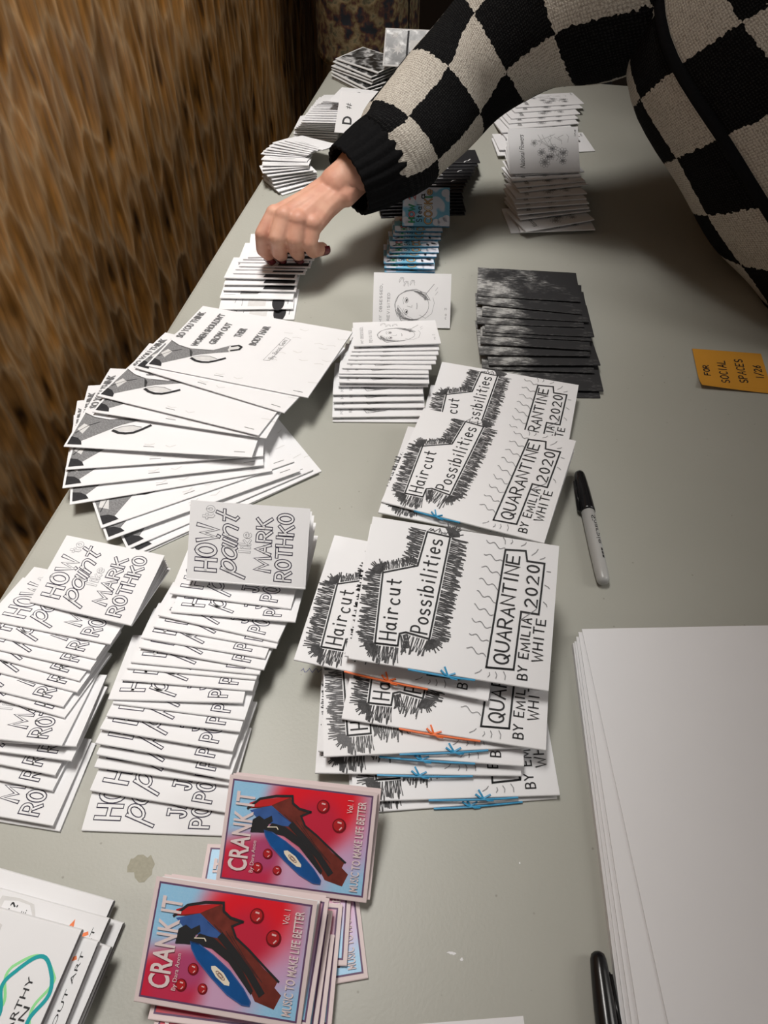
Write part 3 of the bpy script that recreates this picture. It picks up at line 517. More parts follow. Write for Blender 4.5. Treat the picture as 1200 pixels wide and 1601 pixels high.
# ------------------------------------------------------------------ where every zine lies: x, y, height above the table of its spine (m), slope, roll, heading (rad), cover opening (deg)
POSES = {
 'A': [
  (-0.1969, 0.1438, 0.0003, -0, 0, 0.161, 0),
  (-0.201, 0.1644, 0.0046, -0.0382, 0, 0.0417, 0),
  (-0.2038, 0.1813, 0.0084, -0.0763, 0, 0.0628, 0),
  (-0.2043, 0.1865, 0.013, -0.1145, 0, 0.0112, 0),
  (-0.2071, 0.1939, 0.0169, -0.1527, 0, 0.0273, 0),
  (-0.2071, 0.2039, 0.02, -0.1908, 0, 0.0267, 0),
  (-0.206, 0.2164, 0.0217, -0.2119, 0, 0.0751, 0),
  (-0.2055, 0.2265, 0.0221, -0.2119, 0, 0.0658, 0),
  (-0.21, 0.2334, 0.0241, -0.2119, 0, 0.1685, 0),
  (-0.2061, 0.2478, 0.0242, -0.2119, 0, 0.107, 0),
  (-0.2063, 0.2577, 0.0246, -0.2119, 0, 0.1012, 0),
  (-0.2045, 0.262, 0.0263, -0.2119, 0, 0.0913, 0),
  (-0.2022, 0.2705, 0.0278, -0.2119, 0, 0.0028, 0),
  (-0.204, 0.2795, 0.0285, -0.2119, 0, 0.0139, 0),
  (-0.198, 0.2904, 0.0287, -0.2119, 0, 0.0023, 0),
  (-0.1978, 0.2981, 0.0301, -0.2119, 0, -0.0503, 0),
  (-0.1885, 0.3102, 0.0317, -0.2119, 0, 0.1016, 0),
  (-0.1959, 0.3249, 0.0314, -0.1745, 0, 0.0479, 8),
  (-0.1853, 0.338, 0.0405, -0.1571, 0, 0.103, 52),
 ],
 'B': [
  (-0.317, 0.1293, 0.0003, -0, 0, 0.0466, 0),
  (-0.3213, 0.1313, 0.0052, -0.0381, 0, 0.0373, 0),
  (-0.3318, 0.1552, 0.0083, -0.0763, 0, 0.006, 0),
  (-0.3333, 0.1651, 0.0122, -0.1144, 0, 0.0036, 0),
  (-0.3243, 0.1728, 0.0164, -0.1526, 0, 0.0663, 0),
  (-0.3233, 0.1786, 0.021, -0.1907, 0, 0.1346, 0),
  (-0.3323, 0.178, 0.0247, -0.2047, 0, 0.0942, 0),
  (-0.3415, 0.2087, 0.0226, -0.2047, 0, -0.0776, 0),
  (-0.3459, 0.2145, 0.0243, -0.2047, 0, -0.0445, 0),
  (-0.341, 0.2287, 0.0239, -0.2047, 0, -0.0573, 0),
  (-0.3434, 0.2389, 0.0245, -0.2047, 0, -0.0779, 0),
  (-0.3387, 0.2465, 0.0257, -0.2047, 0, -0.0344, 0),
  (-0.3383, 0.2565, 0.0261, -0.2047, 0, -0.0369, 0),
  (-0.3329, 0.2704, 0.0259, -0.2047, 0, -0.0167, 0),
  (-0.3159, 0.2915, 0.0268, -0.1047, 0.0698, -0.0892, 15),
 ],
 'C': [
  (-0.2361, 0.4441, 0.0003, 0, 0, 0.7813, 0.3),
  (-0.2386, 0.4414, 0.0026, 0, 0, 0.7665, 0.3),
  (-0.246, 0.4426, 0.0049, 0, 0, 0.7445, 0.3),
  (-0.2613, 0.4402, 0.0094, -0.0175, 0, 0.6709, 0.3),
  (-0.271, 0.4505, 0.0114, -0.0175, 0, 0.6587, 0.3),
  (-0.2997, 0.4509, 0.0137, -0.0175, 0, 0.4275, 0.3),
  (-0.3114, 0.4601, 0.0173, -0.0262, 0.0079, 0.3482, 0.3),
  (-0.3159, 0.4748, 0.0207, -0.0349, 0.0157, 0.2795, 0.3),
  (-0.3263, 0.4826, 0.0262, -0.0524, 0.0393, 0.0803, 0.3),
  (-0.3187, 0.5203, 0.0293, -0.0698, 0.0471, -0.0575, 0.3),
  (-0.3247, 0.5319, 0.0313, -0.0698, 0.055, -0.1788, 0.3),
  (-0.307, 0.5758, 0.0317, -0.0698, 0.055, -0.261, 0.3),
  (-0.2918, 0.5908, 0.0328, -0.0698, 0.0471, -0.1355, 0.3),
 ],
 'D': [
  (-0.1252, 0.5947, 0.0003, -0, 0, 0.184, 0),
  (-0.1263, 0.5984, 0.0045, -0.0347, 0, 0.2162, 0),
  (-0.1267, 0.6086, 0.0082, -0.0694, 0, 0.207, 0),
  (-0.129, 0.6146, 0.0119, -0.1041, 0, 0.2204, 0),
  (-0.1309, 0.6218, 0.0153, -0.1388, 0, 0.2072, 0),
  (-0.1273, 0.6323, 0.0182, -0.1735, 0, 0.191, 0),
  (-0.1264, 0.6328, 0.0226, -0.2082, 0, 0.1827, 0),
  (-0.1285, 0.6402, 0.0248, -0.2374, 0, 0.1809, 0),
  (-0.1289, 0.6438, 0.0263, -0.2374, 0, 0.1972, 0),
  (-0.1271, 0.652, 0.0268, -0.2374, 0, 0.1756, 0),
  (-0.1238, 0.6614, 0.027, -0.2374, 0, 0.1878, 0),
  (-0.1239, 0.6676, 0.0278, -0.2374, 0, 0.1972, 0),
  (-0.123, 0.6754, 0.0283, -0.2374, 0, 0.2083, 0),
  (-0.1232, 0.6824, 0.029, -0.2374, 0, 0.226, 0),
  (-0.1222, 0.6881, 0.0326, -0.2793, 0, 0.2462, 3),
  (-0.1194, 0.7656, 0.0014, -0.0175, 0, 0.1595, 50),
 ],
 'E': [
  (-0.3085, 0.746, 0.0003, -0, 0, 0.1707, 0),
  (-0.3138, 0.7606, 0.004, -0.033, 0, 0.2113, 0),
  (-0.3184, 0.7775, 0.0071, -0.0659, 0, 0.1612, 0),
  (-0.3179, 0.7906, 0.0099, -0.0989, 0, 0.1667, 0),
  (-0.3193, 0.7992, 0.013, -0.1319, 0, 0.1823, 0),
  (-0.3219, 0.808, 0.0159, -0.1648, 0, 0.1523, 0),
  (-0.3135, 0.8203, 0.0164, -0.1675, 0, 0.1717, 0),
  (-0.3132, 0.8281, 0.0171, -0.1675, 0, 0.1711, 0),
  (-0.31, 0.8334, 0.0185, -0.1675, 0, 0.1572, 0),
  (-0.3143, 0.8425, 0.019, -0.1675, 0, 0.1827, 0),
  (-0.3087, 0.8474, 0.0205, -0.1675, 0, 0.1655, 0),
  (-0.3035, 0.8541, 0.0223, -0.1571, 0, 0.2583, 5),
 ],
 'F': [
  (0.046, 0.6707, 0.0003, -0, 0, 0.1702, 0),
  (0.0484, 0.6793, 0.0038, -0.0254, 0, 0.1553, 0),
  (0.0374, 0.7073, 0.0061, -0.0508, 0, 0.1409, 0),
  (0.0436, 0.7146, 0.0095, -0.0762, 0, 0.1972, 0),
  (0.0314, 0.727, 0.0119, -0.1016, 0, 0.1761, 0),
  (0.0307, 0.7403, 0.0138, -0.1156, 0, 0.0973, 0),
  (0.0314, 0.7574, 0.0137, -0.1156, 0, 0.1104, 0),
  (0.0339, 0.763, 0.015, -0.1156, 0, 0.126, 0),
  (0.0223, 0.7787, 0.0149, -0.1156, 0, 0.1397, 0),
  (0.0268, 0.7916, 0.0156, -0.1156, 0, 0.0984, 0),
  (0.0179, 0.8101, 0.0158, -0.1156, 0, 0.0236, 0),
  (0.0158, 0.8319, 0.0155, -0.1047, 0, 0.0951, 1),
 ],
 'H': [
  (0.0326, 1.2648, 0.0003, -0, 0, 0.3344, 0),
  (-0.0034, 1.2429, 0.0048, -0.0349, 0, 0.2602, 0),
  (-0.0031, 1.256, 0.0085, -0.0699, 0, 0.2816, 0),
  (0.007, 1.2885, 0.0105, -0.1048, 0, 0.3554, 0),
  (-0.0067, 1.3177, 0.01, -0.1179, 0, 0.3218, 0),
  (0.0036, 1.3333, 0.0112, -0.1179, 0, 0.3668, 0),
  (0.0011, 1.3531, 0.0112, -0.1179, 0, 0.3569, 0),
  (0.0037, 1.371, 0.0115, -0.1179, 0, 0.3532, 0),
  (0.007, 1.398, 0.0109, -0.1179, 0, 0.3482, 0),
  (0.0083, 1.4165, 0.0112, -0.1179, 0, 0.3263, 0),
 ],
 'G': [
  (0.03, 1.0227, 0.0003, -0, 0, 0.2958, 0),
  (0.0435, 1.0176, 0.0048, -0.035, 0, 0.2662, 0),
  (0.0458, 1.0241, 0.0095, -0.07, 0, 0.5117, 0),
  (0.0373, 1.0467, 0.012, -0.105, 0, 0.4313, 0),
  (0.0342, 1.0487, 0.0165, -0.14, 0, 0.3776, 0),
  (0.032, 1.0584, 0.0191, -0.1651, 0, 0.3369, 0),
  (0.0283, 1.0709, 0.0191, -0.1651, 0, 0.3324, 0),
  (0.0285, 1.0864, 0.019, -0.1651, 0, 0.3378, 0),
  (0.0308, 1.1113, 0.0181, -0.1651, 0, 0.4077, 0),
  (0.0258, 1.1219, 0.0186, -0.1651, 0, 0.3769, 0),
  (0.019, 1.1388, 0.0181, -0.1651, 0, 0.3379, 0),
  (0.0223, 1.1554, 0.0182, -0.1651, 0, 0.3077, 0),
  (0.015, 1.1515, 0.021, -0.1571, 0, 0.2638, 50),
 ],
 'I': [
  (-0.1379, 0.8656, 0.0003, -0, 0, 0.2199, 0),
  (-0.138, 0.8659, 0.0044, -0.0352, 0, 0.2159, 0),
  (-0.1402, 0.8711, 0.0082, -0.0704, 0, 0.1898, 0),
  (-0.1409, 0.8725, 0.0123, -0.1056, 0, 0.1483, 0),
  (-0.1429, 0.8797, 0.0156, -0.1408, 0, 0.2047, 0),
  (-0.1413, 0.892, 0.0178, -0.176, 0, 0.1853, 0),
  (-0.1396, 0.9004, 0.0188, -0.1812, 0, 0.2049, 0),
  (-0.1413, 0.9144, 0.0185, -0.1812, 0, 0.2361, 0),
  (-0.142, 0.9353, 0.0169, -0.1812, 0, 0.2054, 0),
  (-0.1432, 0.9446, 0.0173, -0.1812, 0, 0.1972, 0),
  (-0.1428, 0.9557, 0.0173, -0.1812, 0, 0.1972, 0),
  (-0.1357, 0.9726, 0.0166, -0.1047, 0, 0.1717, 34),
 ],
 'J': [
  (-0.1484, 1.029, 0.0003, -0, 0, 0.2675, 0),
  (-0.1475, 1.0322, 0.0037, -0.0259, 0, 0.2657, 0),
  (-0.1519, 1.0346, 0.0071, -0.0517, 0, 0.2612, 0),
  (-0.1526, 1.0378, 0.0104, -0.0776, 0, 0.259, 0),
  (-0.1548, 1.0409, 0.0135, -0.1034, 0, 0.2554, 0),
  (-0.1539, 1.0447, 0.0166, -0.1293, 0, 0.2525, 0),
  (-0.1565, 1.0482, 0.0196, -0.1551, 0, 0.2504, 0),
  (-0.1554, 1.0527, 0.0224, -0.18, 0, 0.245, 0),
  (-0.1553, 1.0626, 0.0224, -0.18, 0, 0.2424, 0),
  (-0.1545, 1.0728, 0.0223, -0.18, 0, 0.2412, 0),
  (-0.153, 1.0832, 0.0223, -0.18, 0, 0.2375, 0),
  (-0.1503, 1.0941, 0.0223, -0.18, 0, 0.2341, 0),
  (-0.1496, 1.1048, 0.0221, -0.18, 0, 0.2318, 0),
  (-0.1483, 1.1158, 0.022, -0.18, 0, 0.2269, 0),
  (-0.1473, 1.127, 0.0218, -0.18, 0, 0.2238, 0),
  (-0.1444, 1.1387, 0.0216, -0.18, 0, 0.2185, 0),
  (-0.1429, 1.1504, 0.0214, -0.18, 0, 0.2141, 0),
 ],
 'K': [
  (-0.3622, 1.2356, 0.0003, -0, 0, 0.0916, 0),
  (-0.3623, 1.2368, 0.004, -0.0291, 0, 0.0951, 0),
  (-0.3623, 1.2379, 0.0077, -0.0581, 0, 0.1061, 0),
  (-0.3605, 1.2396, 0.0113, -0.0872, 0, 0.1131, 0),
  (-0.3608, 1.2398, 0.015, -0.1162, 0, 0.1209, 0),
  (-0.3569, 1.2366, 0.0192, -0.1453, 0, 0.1289, 0),
  (-0.3524, 1.2331, 0.0236, -0.1744, 0, 0.1368, 0),
  (-0.3472, 1.2291, 0.0283, -0.2034, 0, 0.1429, 0),
  (-0.3441, 1.226, 0.0328, -0.2325, 0, 0.1534, 0),
  (-0.3442, 1.2346, 0.033, -0.237, 0, 0.1614, 0),
  (-0.3432, 1.2458, 0.0323, -0.237, 0, 0.1696, 0),
  (-0.3436, 1.2569, 0.0316, -0.237, 0, 0.1784, 0),
  (-0.3434, 1.2676, 0.0309, -0.237, 0, 0.1862, 0),
  (-0.3419, 1.278, 0.0304, -0.237, 0, 0.1946, 0),
  (-0.3415, 1.2884, 0.0299, -0.237, 0, 0.2033, 0),
  (-0.3414, 1.299, 0.0293, -0.237, 0, 0.2119, 0),
  (-0.3386, 1.3025, 0.0306, -0.237, 0, 0.22, 0),
  (-0.3363, 1.3035, 0.0324, -0.237, 0, 0.2297, 0),
  (-0.3306, 1.3048, 0.0343, -0.237, 0, 0.2396, 0),
  (-0.3277, 1.3058, 0.0361, -0.237, 0, 0.2451, 0),
 ],
 'Q': [
  (-0.3397, 1.0724, 0.0003, -0, 0, 0.7903, 0),
  (-0.3443, 1.0724, 0.0043, -0.0424, 0, 0.752, 0),
  (-0.3499, 1.0756, 0.0081, -0.0848, 0, 0.6884, 0),
  (-0.3505, 1.0757, 0.0124, -0.1272, 0, 0.6064, 0),
  (-0.3515, 1.0769, 0.0166, -0.1697, 0, 0.5492, 0),
  (-0.3564, 1.0745, 0.0212, -0.2121, 0, 0.4726, 0),
  (-0.3638, 1.077, 0.0237, -0.2423, 0, 0.4373, 0),
  (-0.3651, 1.0802, 0.0259, -0.2423, 0, 0.3201, 0),
  (-0.3663, 1.0833, 0.0282, -0.2423, 0, 0.1972, 0),
  (-0.3736, 1.1011, 0.0265, -0.2423, 0, 0.104, 0),
  (-0.3818, 1.123, 0.0234, -0.2423, 0, 0.0442, 0),
  (-0.3796, 1.1263, 0.0252, -0.2423, 0, -0.0152, 0),
  (-0.376, 1.1269, 0.0277, -0.2423, 0, -0.0965, 0),
  (-0.3733, 1.132, 0.0291, -0.2423, 0, -0.1766, 0),
  (-0.3707, 1.1374, 0.0303, -0.2423, 0, -0.2517, 0),
  (-0.3629, 1.1422, 0.0308, -0.2423, 0, -0.2645, 0),
  (-0.3548, 1.1444, 0.032, -0.2423, 0, -0.2959, 0),
 ],
 'L': [
  (-0.3519, 1.4526, 0.0003, 0, 0, -0.6843, 1),
  (-0.3561, 1.4544, 0.0046, 0, 0, -0.6867, 1),
  (-0.3572, 1.4584, 0.0089, 0, 0, -0.6842, 1),
  (-0.3534, 1.4665, 0.0132, 0, 0, -0.5659, 1),
  (-0.3523, 1.4677, 0.0175, 0, 0, -0.5371, 1),
  (-0.3536, 1.4737, 0.0218, 0, 0, -0.6137, 1),
  (-0.346, 1.4801, 0.0262, 0, 0, -0.5079, 1.5),
  (-0.253, 1.463, 0.0378, -0.1396, 0, 0.0691, 55),
 ],
 'M': [
  (0.0115, 0.2051, 0.0003, 0, 0, 0.2712, 1),
  (0.012, 0.2092, 0.005, 0, 0, 0.2295, 1.5),
  (-0.0181, 0.219, 0.0107, 0, 0, 0.1844, 2),
  (-0.0182, 0.2284, 0.0175, 0, 0, 0.1222, 2),
  (-0.0142, 0.2323, 0.0223, 0.0175, 0, 0.2456, 2),
  (-0.005, 0.2457, 0.0278, 0.0349, 0, 0.0346, 3),
  (-0.0511, 0.2763, 0.0379, 0.0349, 0, -0.0337, 3),
  (-0.0036, 0.5399, 0.0003, 0, 0, -0.0096, 1.5),
  (-0.0024, 0.5611, 0.0044, 0.0175, 0, -0.0674, 4),
  (-0.0218, 0.4568, 0.0104, -0.0175, 0, -0.0607, 2),
  (-0.0193, 0.459, 0.0178, 0.0349, 0.0611, -0.1796, 6),
  (-0.0117, 0.2879, 0.0439, 0.1047, -0.0524, 0.0442, 2),
  (-0.0075, 0.2819, 0.0522, 0.1047, -0.0873, 0.0646, 12),
 ],
 'N': [
  (-0.076, 0.0686, 0.0003, 0, 0, 0.3474, 1),
  (-0.0931, 0.0815, 0.0039, 0, 0, 0.1564, 1),
  (-0.0946, 0.0466, 0.007, 0, 0, 0.1308, 1),
  (-0.097, 0.0282, 0.0103, 0, 0, 0.1069, 1.5),
  (-0.1023, 0.0415, 0.0131, 0.0349, 0, 0.0899, 1.5),
  (-0.0869, 0.126, 0.0076, 0.3665, 0, 0.0821, 1),
  (-0.0888, 0.1238, 0.0094, 0.4189, 0, 0.0731, 6),
  (-0.1094, 0.0492, 0.0161, 0.1396, 0, 0.0682, 1.5),
  (-0.1071, 0.0481, 0.0184, 0.192, 0, 0.0559, 1.5),
  (-0.1121, 0.0466, 0.0206, 0.2443, 0, 0.0556, 12),
 ],
 'O': [
  (-0.2682, 0.0861, 0.0003, 0, 0, 3.1001, 0),
  (-0.2781, 0.0968, 0.0057, 0, 0, 3.098, 0),
  (-0.2746, 0.0847, 0.0111, 0, 0, 3.1058, 0),
  (-0.2648, 0.07, 0.0165, 0, 0, 3.0893, 0),
  (-0.2711, 0.0679, 0.024, -0.0175, 0, 3.1244, 0),
  (-0.2817, 0.0718, 0.0305, -0.0262, 0, 3.115, 2),
 ],
 'post': [0.2584, 0.7229, 0.0008, 0.0, 0.0, 0.0733],
 'K9': [
  (-0.2989, 1.2791, 0.043, -0.1396, 0, -0.0622, 3),
 ],
 'K8': [
  (-0.2825, 1.1769, 0.0415, -0.1047, 0, -0.014, 48),
 ],
}

# ------------------------------------------------------------------ the room
def m_wall():
    m, N, L, b = new_mat('hammered_amber_wallcovering'); tc = N.new('ShaderNodeTexCoord')
    mp = N.new('ShaderNodeMapping'); mp.inputs['Scale'].default_value = (1, 25, 8.0); L.new(tc.outputs['Object'], mp.inputs['Vector'])
    n = N.new('ShaderNodeTexNoise'); n.inputs['Scale'].default_value = .9; n.inputs['Detail'].default_value = 2; L.new(mp.outputs[0], n.inputs['Vector'])
    vm = N.new('ShaderNodeVectorMath'); vm.operation = 'SCALE'; vm.inputs[3].default_value = 1.0; L.new(n.outputs['Color'], vm.inputs[0])
    va = N.new('ShaderNodeVectorMath'); L.new(mp.outputs[0], va.inputs[0]); L.new(vm.outputs[0], va.inputs[1])
    def vor(feature, shift=(0, 0, 0), smooth=None):
        a = N.new('ShaderNodeVectorMath'); L.new(va.outputs[0], a.inputs[0]); a.inputs[1].default_value = shift
        v = N.new('ShaderNodeTexVoronoi'); v.feature = feature; v.inputs['Scale'].default_value = 1.0; v.inputs['Randomness'].default_value = .9; L.new(a.outputs[0], v.inputs['Vector'])
        if smooth: v.inputs['Smoothness'].default_value = smooth
        return v.outputs['Distance']
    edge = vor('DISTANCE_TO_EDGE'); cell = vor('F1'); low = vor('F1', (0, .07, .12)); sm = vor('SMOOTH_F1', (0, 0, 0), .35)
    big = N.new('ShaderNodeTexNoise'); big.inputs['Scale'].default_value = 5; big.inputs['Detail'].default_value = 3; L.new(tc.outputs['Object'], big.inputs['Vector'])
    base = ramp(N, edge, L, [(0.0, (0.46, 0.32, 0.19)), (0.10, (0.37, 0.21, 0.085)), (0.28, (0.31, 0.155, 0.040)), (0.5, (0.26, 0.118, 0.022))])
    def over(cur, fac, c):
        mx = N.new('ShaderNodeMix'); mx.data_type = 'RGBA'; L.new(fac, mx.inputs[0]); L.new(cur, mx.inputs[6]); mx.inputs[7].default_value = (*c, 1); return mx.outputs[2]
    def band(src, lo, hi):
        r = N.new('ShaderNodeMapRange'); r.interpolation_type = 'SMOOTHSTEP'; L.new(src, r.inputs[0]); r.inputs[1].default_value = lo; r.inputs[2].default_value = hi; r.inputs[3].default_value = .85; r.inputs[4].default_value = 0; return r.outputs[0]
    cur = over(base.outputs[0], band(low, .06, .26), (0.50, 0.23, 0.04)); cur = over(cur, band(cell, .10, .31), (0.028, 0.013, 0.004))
    fm = N.new('ShaderNodeMapping'); fm.inputs['Scale'].default_value = (1, 95, 9.0); L.new(tc.outputs['Object'], fm.inputs['Vector'])
    fine = N.new('ShaderNodeTexNoise'); fine.inputs['Scale'].default_value = 1; fine.inputs['Detail'].default_value = 3; L.new(fm.outputs[0], fine.inputs['Vector'])
    rf = ramp(N, fine.outputs['Fac'], L, [(0.34, (0.72, 0.69, 0.66)), (0.52, (1.0, 1.0, 1.0)), (0.68, (1.32, 1.26, 1.16))])
    mf = N.new('ShaderNodeMix'); mf.data_type = 'RGBA'; mf.blend_type = 'MULTIPLY'; mf.inputs[0].default_value = 1; L.new(cur, mf.inputs[6]); L.new(rf.outputs[0], mf.inputs[7]); cur = mf.outputs[2]
    r3 = ramp(N, big.outputs['Fac'], L, [(0.35, (0.80, 0.74, 0.66)), (0.65, (1.12, 1.0, 0.82))])
    mu2 = N.new('ShaderNodeMix'); mu2.data_type = 'RGBA'; mu2.blend_type = 'MULTIPLY'; mu2.inputs[0].default_value = 1; L.new(cur, mu2.inputs[6]); L.new(r3.outputs[0], mu2.inputs[7])
    L.new(mu2.outputs[2], b.inputs['Base Color']); b.inputs['Roughness'].default_value = 0.36; b.inputs['Specular IOR Level'].default_value = 0.45
    bp = N.new('ShaderNodeBump'); bp.inputs['Strength'].default_value = .9; bp.inputs['Distance'].default_value = 0.011; L.new(sm, bp.inputs['Height']); L.new(bp.outputs['Normal'], b.inputs['Normal'])
    return m
def box_mesh(name, x0, x1, y0, y1, z0, z1, mats, bevel=0.0, seg=2):
    bm = bmesh.new(); bmesh.ops.create_cube(bm, size=1, matrix=Matrix.Translation(((x0 + x1) / 2, (y0 + y1) / 2, (z0 + z1) / 2)) @ Matrix.Diagonal((x1 - x0, y1 - y0, z1 - z0, 1)))
    if bevel: bmesh.ops.bevel(bm, geom=bm.edges[:], offset=bevel, segments=seg, affect='EDGES', profile=.5)
    return mesh_of(bm, name, mats)
WALLM = m_wall(); FLOORM = plain('dark_floor', (0.05, 0.042, 0.036), 0.6, .3, .2, 8); CEILM = plain('white_ceiling', (0.6, 0.59, 0.57), 0.9); DARKWALL = plain('dark_brown_wall', (0.05, 0.036, 0.027), 0.8, .2, .2, 5)
tag(link('floor', box_mesh('floor', -0.66, 3.2, -2.0, 3.6, -0.05, 0, [FLOORM])), 'dark floor under the table', 'floor', kind='structure')
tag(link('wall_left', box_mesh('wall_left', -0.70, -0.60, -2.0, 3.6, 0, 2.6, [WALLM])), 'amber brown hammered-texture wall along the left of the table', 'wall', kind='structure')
tag(link('wall_back', box_mesh('wall_back', -0.60, 3.2, 3.5, 3.6, 0, 2.6, [DARKWALL])), 'dark wall at the far end of the room', 'wall', kind='structure')
tag(link('ceiling', box_mesh('ceiling', -0.66, 3.2, -2.0, 3.6, 2.6, 2.65, [CEILM])), 'plain ceiling above the table', 'ceiling', kind='structure')

# ------------------------------------------------------------------ the folding table
def m_table():
    m, N, L, b = new_mat('grey_beige_blow_moulded_plastic'); tc = N.new('ShaderNodeTexCoord')
    n = N.new('ShaderNodeTexNoise'); n.inputs['Scale'].default_value = 5; n.inputs['Detail'].default_value = 6; L.new(tc.outputs['Object'], n.inputs['Vector'])
    r = ramp(N, n.outputs['Fac'], L, [(0.3, (0.385, 0.385, 0.340)), (0.7, (0.42, 0.418, 0.375))])
    v = N.new('ShaderNodeTexVoronoi'); v.inputs['Scale'].default_value = 75; L.new(tc.outputs['Object'], v.inputs['Vector'])
    s = N.new('ShaderNodeSeparateColor'); L.new(v.outputs['Color'], s.inputs[0])
    gt = N.new('ShaderNodeMath'); gt.operation = 'GREATER_THAN'; gt.inputs[1].default_value = 0.62; L.new(s.outputs[0], gt.inputs[0])
    lt = N.new('ShaderNodeMapRange'); L.new(v.outputs['Distance'], lt.inputs[0]); lt.inputs[1].default_value = .035; lt.inputs[2].default_value = .085; lt.inputs[3].default_value = .5; lt.inputs[4].default_value = 0
    mm = N.new('ShaderNodeMath'); mm.operation = 'MULTIPLY'; L.new(gt.outputs[0], mm.inputs[0]); L.new(lt.outputs[0], mm.inputs[1])
    mx = N.new('ShaderNodeMix'); mx.data_type = 'RGBA'; L.new(mm.outputs[0], mx.inputs[0]); L.new(r.outputs[0], mx.inputs[6]); mx.inputs[7].default_value = (.17, .16, .125, 1)
    L.new(mx.outputs[2], b.inputs['Base Color']); b.inputs['Roughness'].default_value = 0.42; b.inputs['Specular IOR Level'].default_value = 0.35
    f = N.new('ShaderNodeTexNoise'); f.inputs['Scale'].default_value = 420; L.new(tc.outputs['Object'], f.inputs['Vector'])
    bp = N.new('ShaderNodeBump'); bp.inputs['Strength'].default_value = .12; bp.inputs['Distance'].default_value = .001; L.new(f.outputs['Fac'], bp.inputs['Height']); L.new(bp.outputs['Normal'], b.inputs['Normal'])
    return m
TX0, TX1, TY0, TY1 = -0.411, 0.351, -0.262, 1.567
tbl = empty('folding_table', ((TX0 + TX1) / 2, (TY0 + TY1) / 2, 0)); tag(tbl, 'long grey-beige plastic folding table covered with zines', 'table')
def table_top():
    bm = bmesh.new(); hx, hy, rc = (TX1 - TX0) / 2, (TY1 - TY0) / 2, .045; pts = []
    for cx, cy, a0 in ((hx - rc, hy - rc, 0), (-hx + rc, hy - rc, 90), (-hx + rc, -hy + rc, 180), (hx - rc, -hy + rc, 270)):
        pts += [(cx + rc * math.cos(R(a0 + 90 * k / 8)), cy + rc * math.sin(R(a0 + 90 * k / 8))) for k in range(9)]
    def ring(inset, z): return [bm.verts.new((x - inset * (1 if x > 0 else -1) * min(1, abs(x) / .2), y - inset * (1 if y > 0 else -1) * min(1, abs(y) / .2), z)) for x, y in pts]
    rings = [ring(.006, TZ), ring(.002, TZ - .0015), ring(0, TZ - .006), ring(0, TZ - .04), ring(.004, TZ - .045)]
    n = len(pts)
    for a, b in zip(rings, rings[1:]):
        for i in range(n): bm.faces.new((b[i], b[(i + 1) % n], a[(i + 1) % n], a[i]))
    bm.faces.new(rings[0]); bm.faces.new(rings[-1][::-1]); return mesh_of(bm, 'table_top', [m_table()])
link('table_top', table_top(), tbl)
LEGM = plain('grey_leg_steel', (0.16, 0.16, 0.16), 0.4, .5, .05, 50, 0, .8)
def tube_mesh(name, pts, r, mats, n=12, closed_caps=True, radii=None):
    bm = bmesh.new(); rings = []
    for i, p in enumerate(pts):
        p = Vector(p); a = Vector(pts[max(0, i - 1)]); b = Vector(pts[min(len(pts) - 1, i + 1)]); d = (b - a).normalized()
        up = Vector((0, 0, 1)) if abs(d.z) < .9 else Vector((1, 0, 0)); s = d.cross(up).normalized(); u = s.cross(d); rr = radii[i] if radii else r
        rings.append([bm.verts.new(p + s * rr * math.cos(6.28318 * k / n) + u * rr * math.sin(6.28318 * k / n)) for k in range(n)])
    for a, b in zip(rings, rings[1:]):
        for k in range(n): bm.faces.new((a[k], a[(k + 1) % n], b[(k + 1) % n], b[k]))
    bm.faces.new(rings[0][::-1]); bm.faces.new(rings[-1]); bmesh.ops.recalc_face_normals(bm, faces=bm.faces)
    return mesh_of(bm, name, mats, True)
for sy in (-1, 1):
    y = sy * .62
    for sx in (-1, 1): link('leg', tube_mesh('leg', [(sx * .30, y, 0.0), (sx * .30, y, .40), (sx * .27, y, TZ - .042)], .014, [LEGM]), tbl)
    link('leg_brace', tube_mesh('leg_brace', [(-.30, y, .22), (.30, y, .22)], .010, [LEGM]), tbl)
def blot(name, x, y, rad, m, seed, sx=1, sy=1):
    rnd = random.Random(seed); bm = bmesh.new(); vs = [bm.verts.new((x - tbl.location.x + rad * sx * rnd.uniform(.5, 1.1) * math.cos(6.283 * k / 18), y - tbl.location.y + rad * sy * rnd.uniform(.5, 1.1) * math.sin(6.283 * k / 18), TZ + .00015)) for k in range(18)]
    bm.faces.new(vs); tag(link(name, mesh_of(bm, name, [m]), tbl), name.replace('_', ' '))
def scrawl(name, pts, wd, m):
    a = Art(1, 1); a.strokem([(x, y) for x, y in pts], wd, m); bm = bmesh.new()
    for P, mi, ly in a.P: bm.faces.new([bm.verts.new((x - tbl.location.x, y - tbl.location.y, TZ + .0002)) for x, y in P])
    for f in bm.faces:
        f.normal_update()
        if f.normal.z < 0: f.normal_flip()
    tag(link(name, mesh_of(bm, name, [m]), tbl), name.replace('_', ' '))
STAIN = plain('faint_brown_stain', (0.30, 0.285, 0.215), 0.5, .3, .18, 500)
blot('brown_stain', -0.1965, 0.1208, .010, STAIN, 3, 1.2, 1.0)
blot('white_paint_fleck', 0.0228, 0.1104, .0022, PAPER, 5, 1.6, .5); blot('white_paint_fleck', 0.030, 0.108, .0012, PAPER, 6); blot('white_paint_fleck', 0.062, 0.175, .0008, PAPER, 8)
rr = random.Random(9)
scrawl('blue_pen_scribble', [(-0.128 + .0016 * k, 0.290 + .0022 * math.sin(k * 1.9) + .0004 * k) for k in range(12)], .0005, plain('blue_pen_ink', (.08, .08, .22), .5))
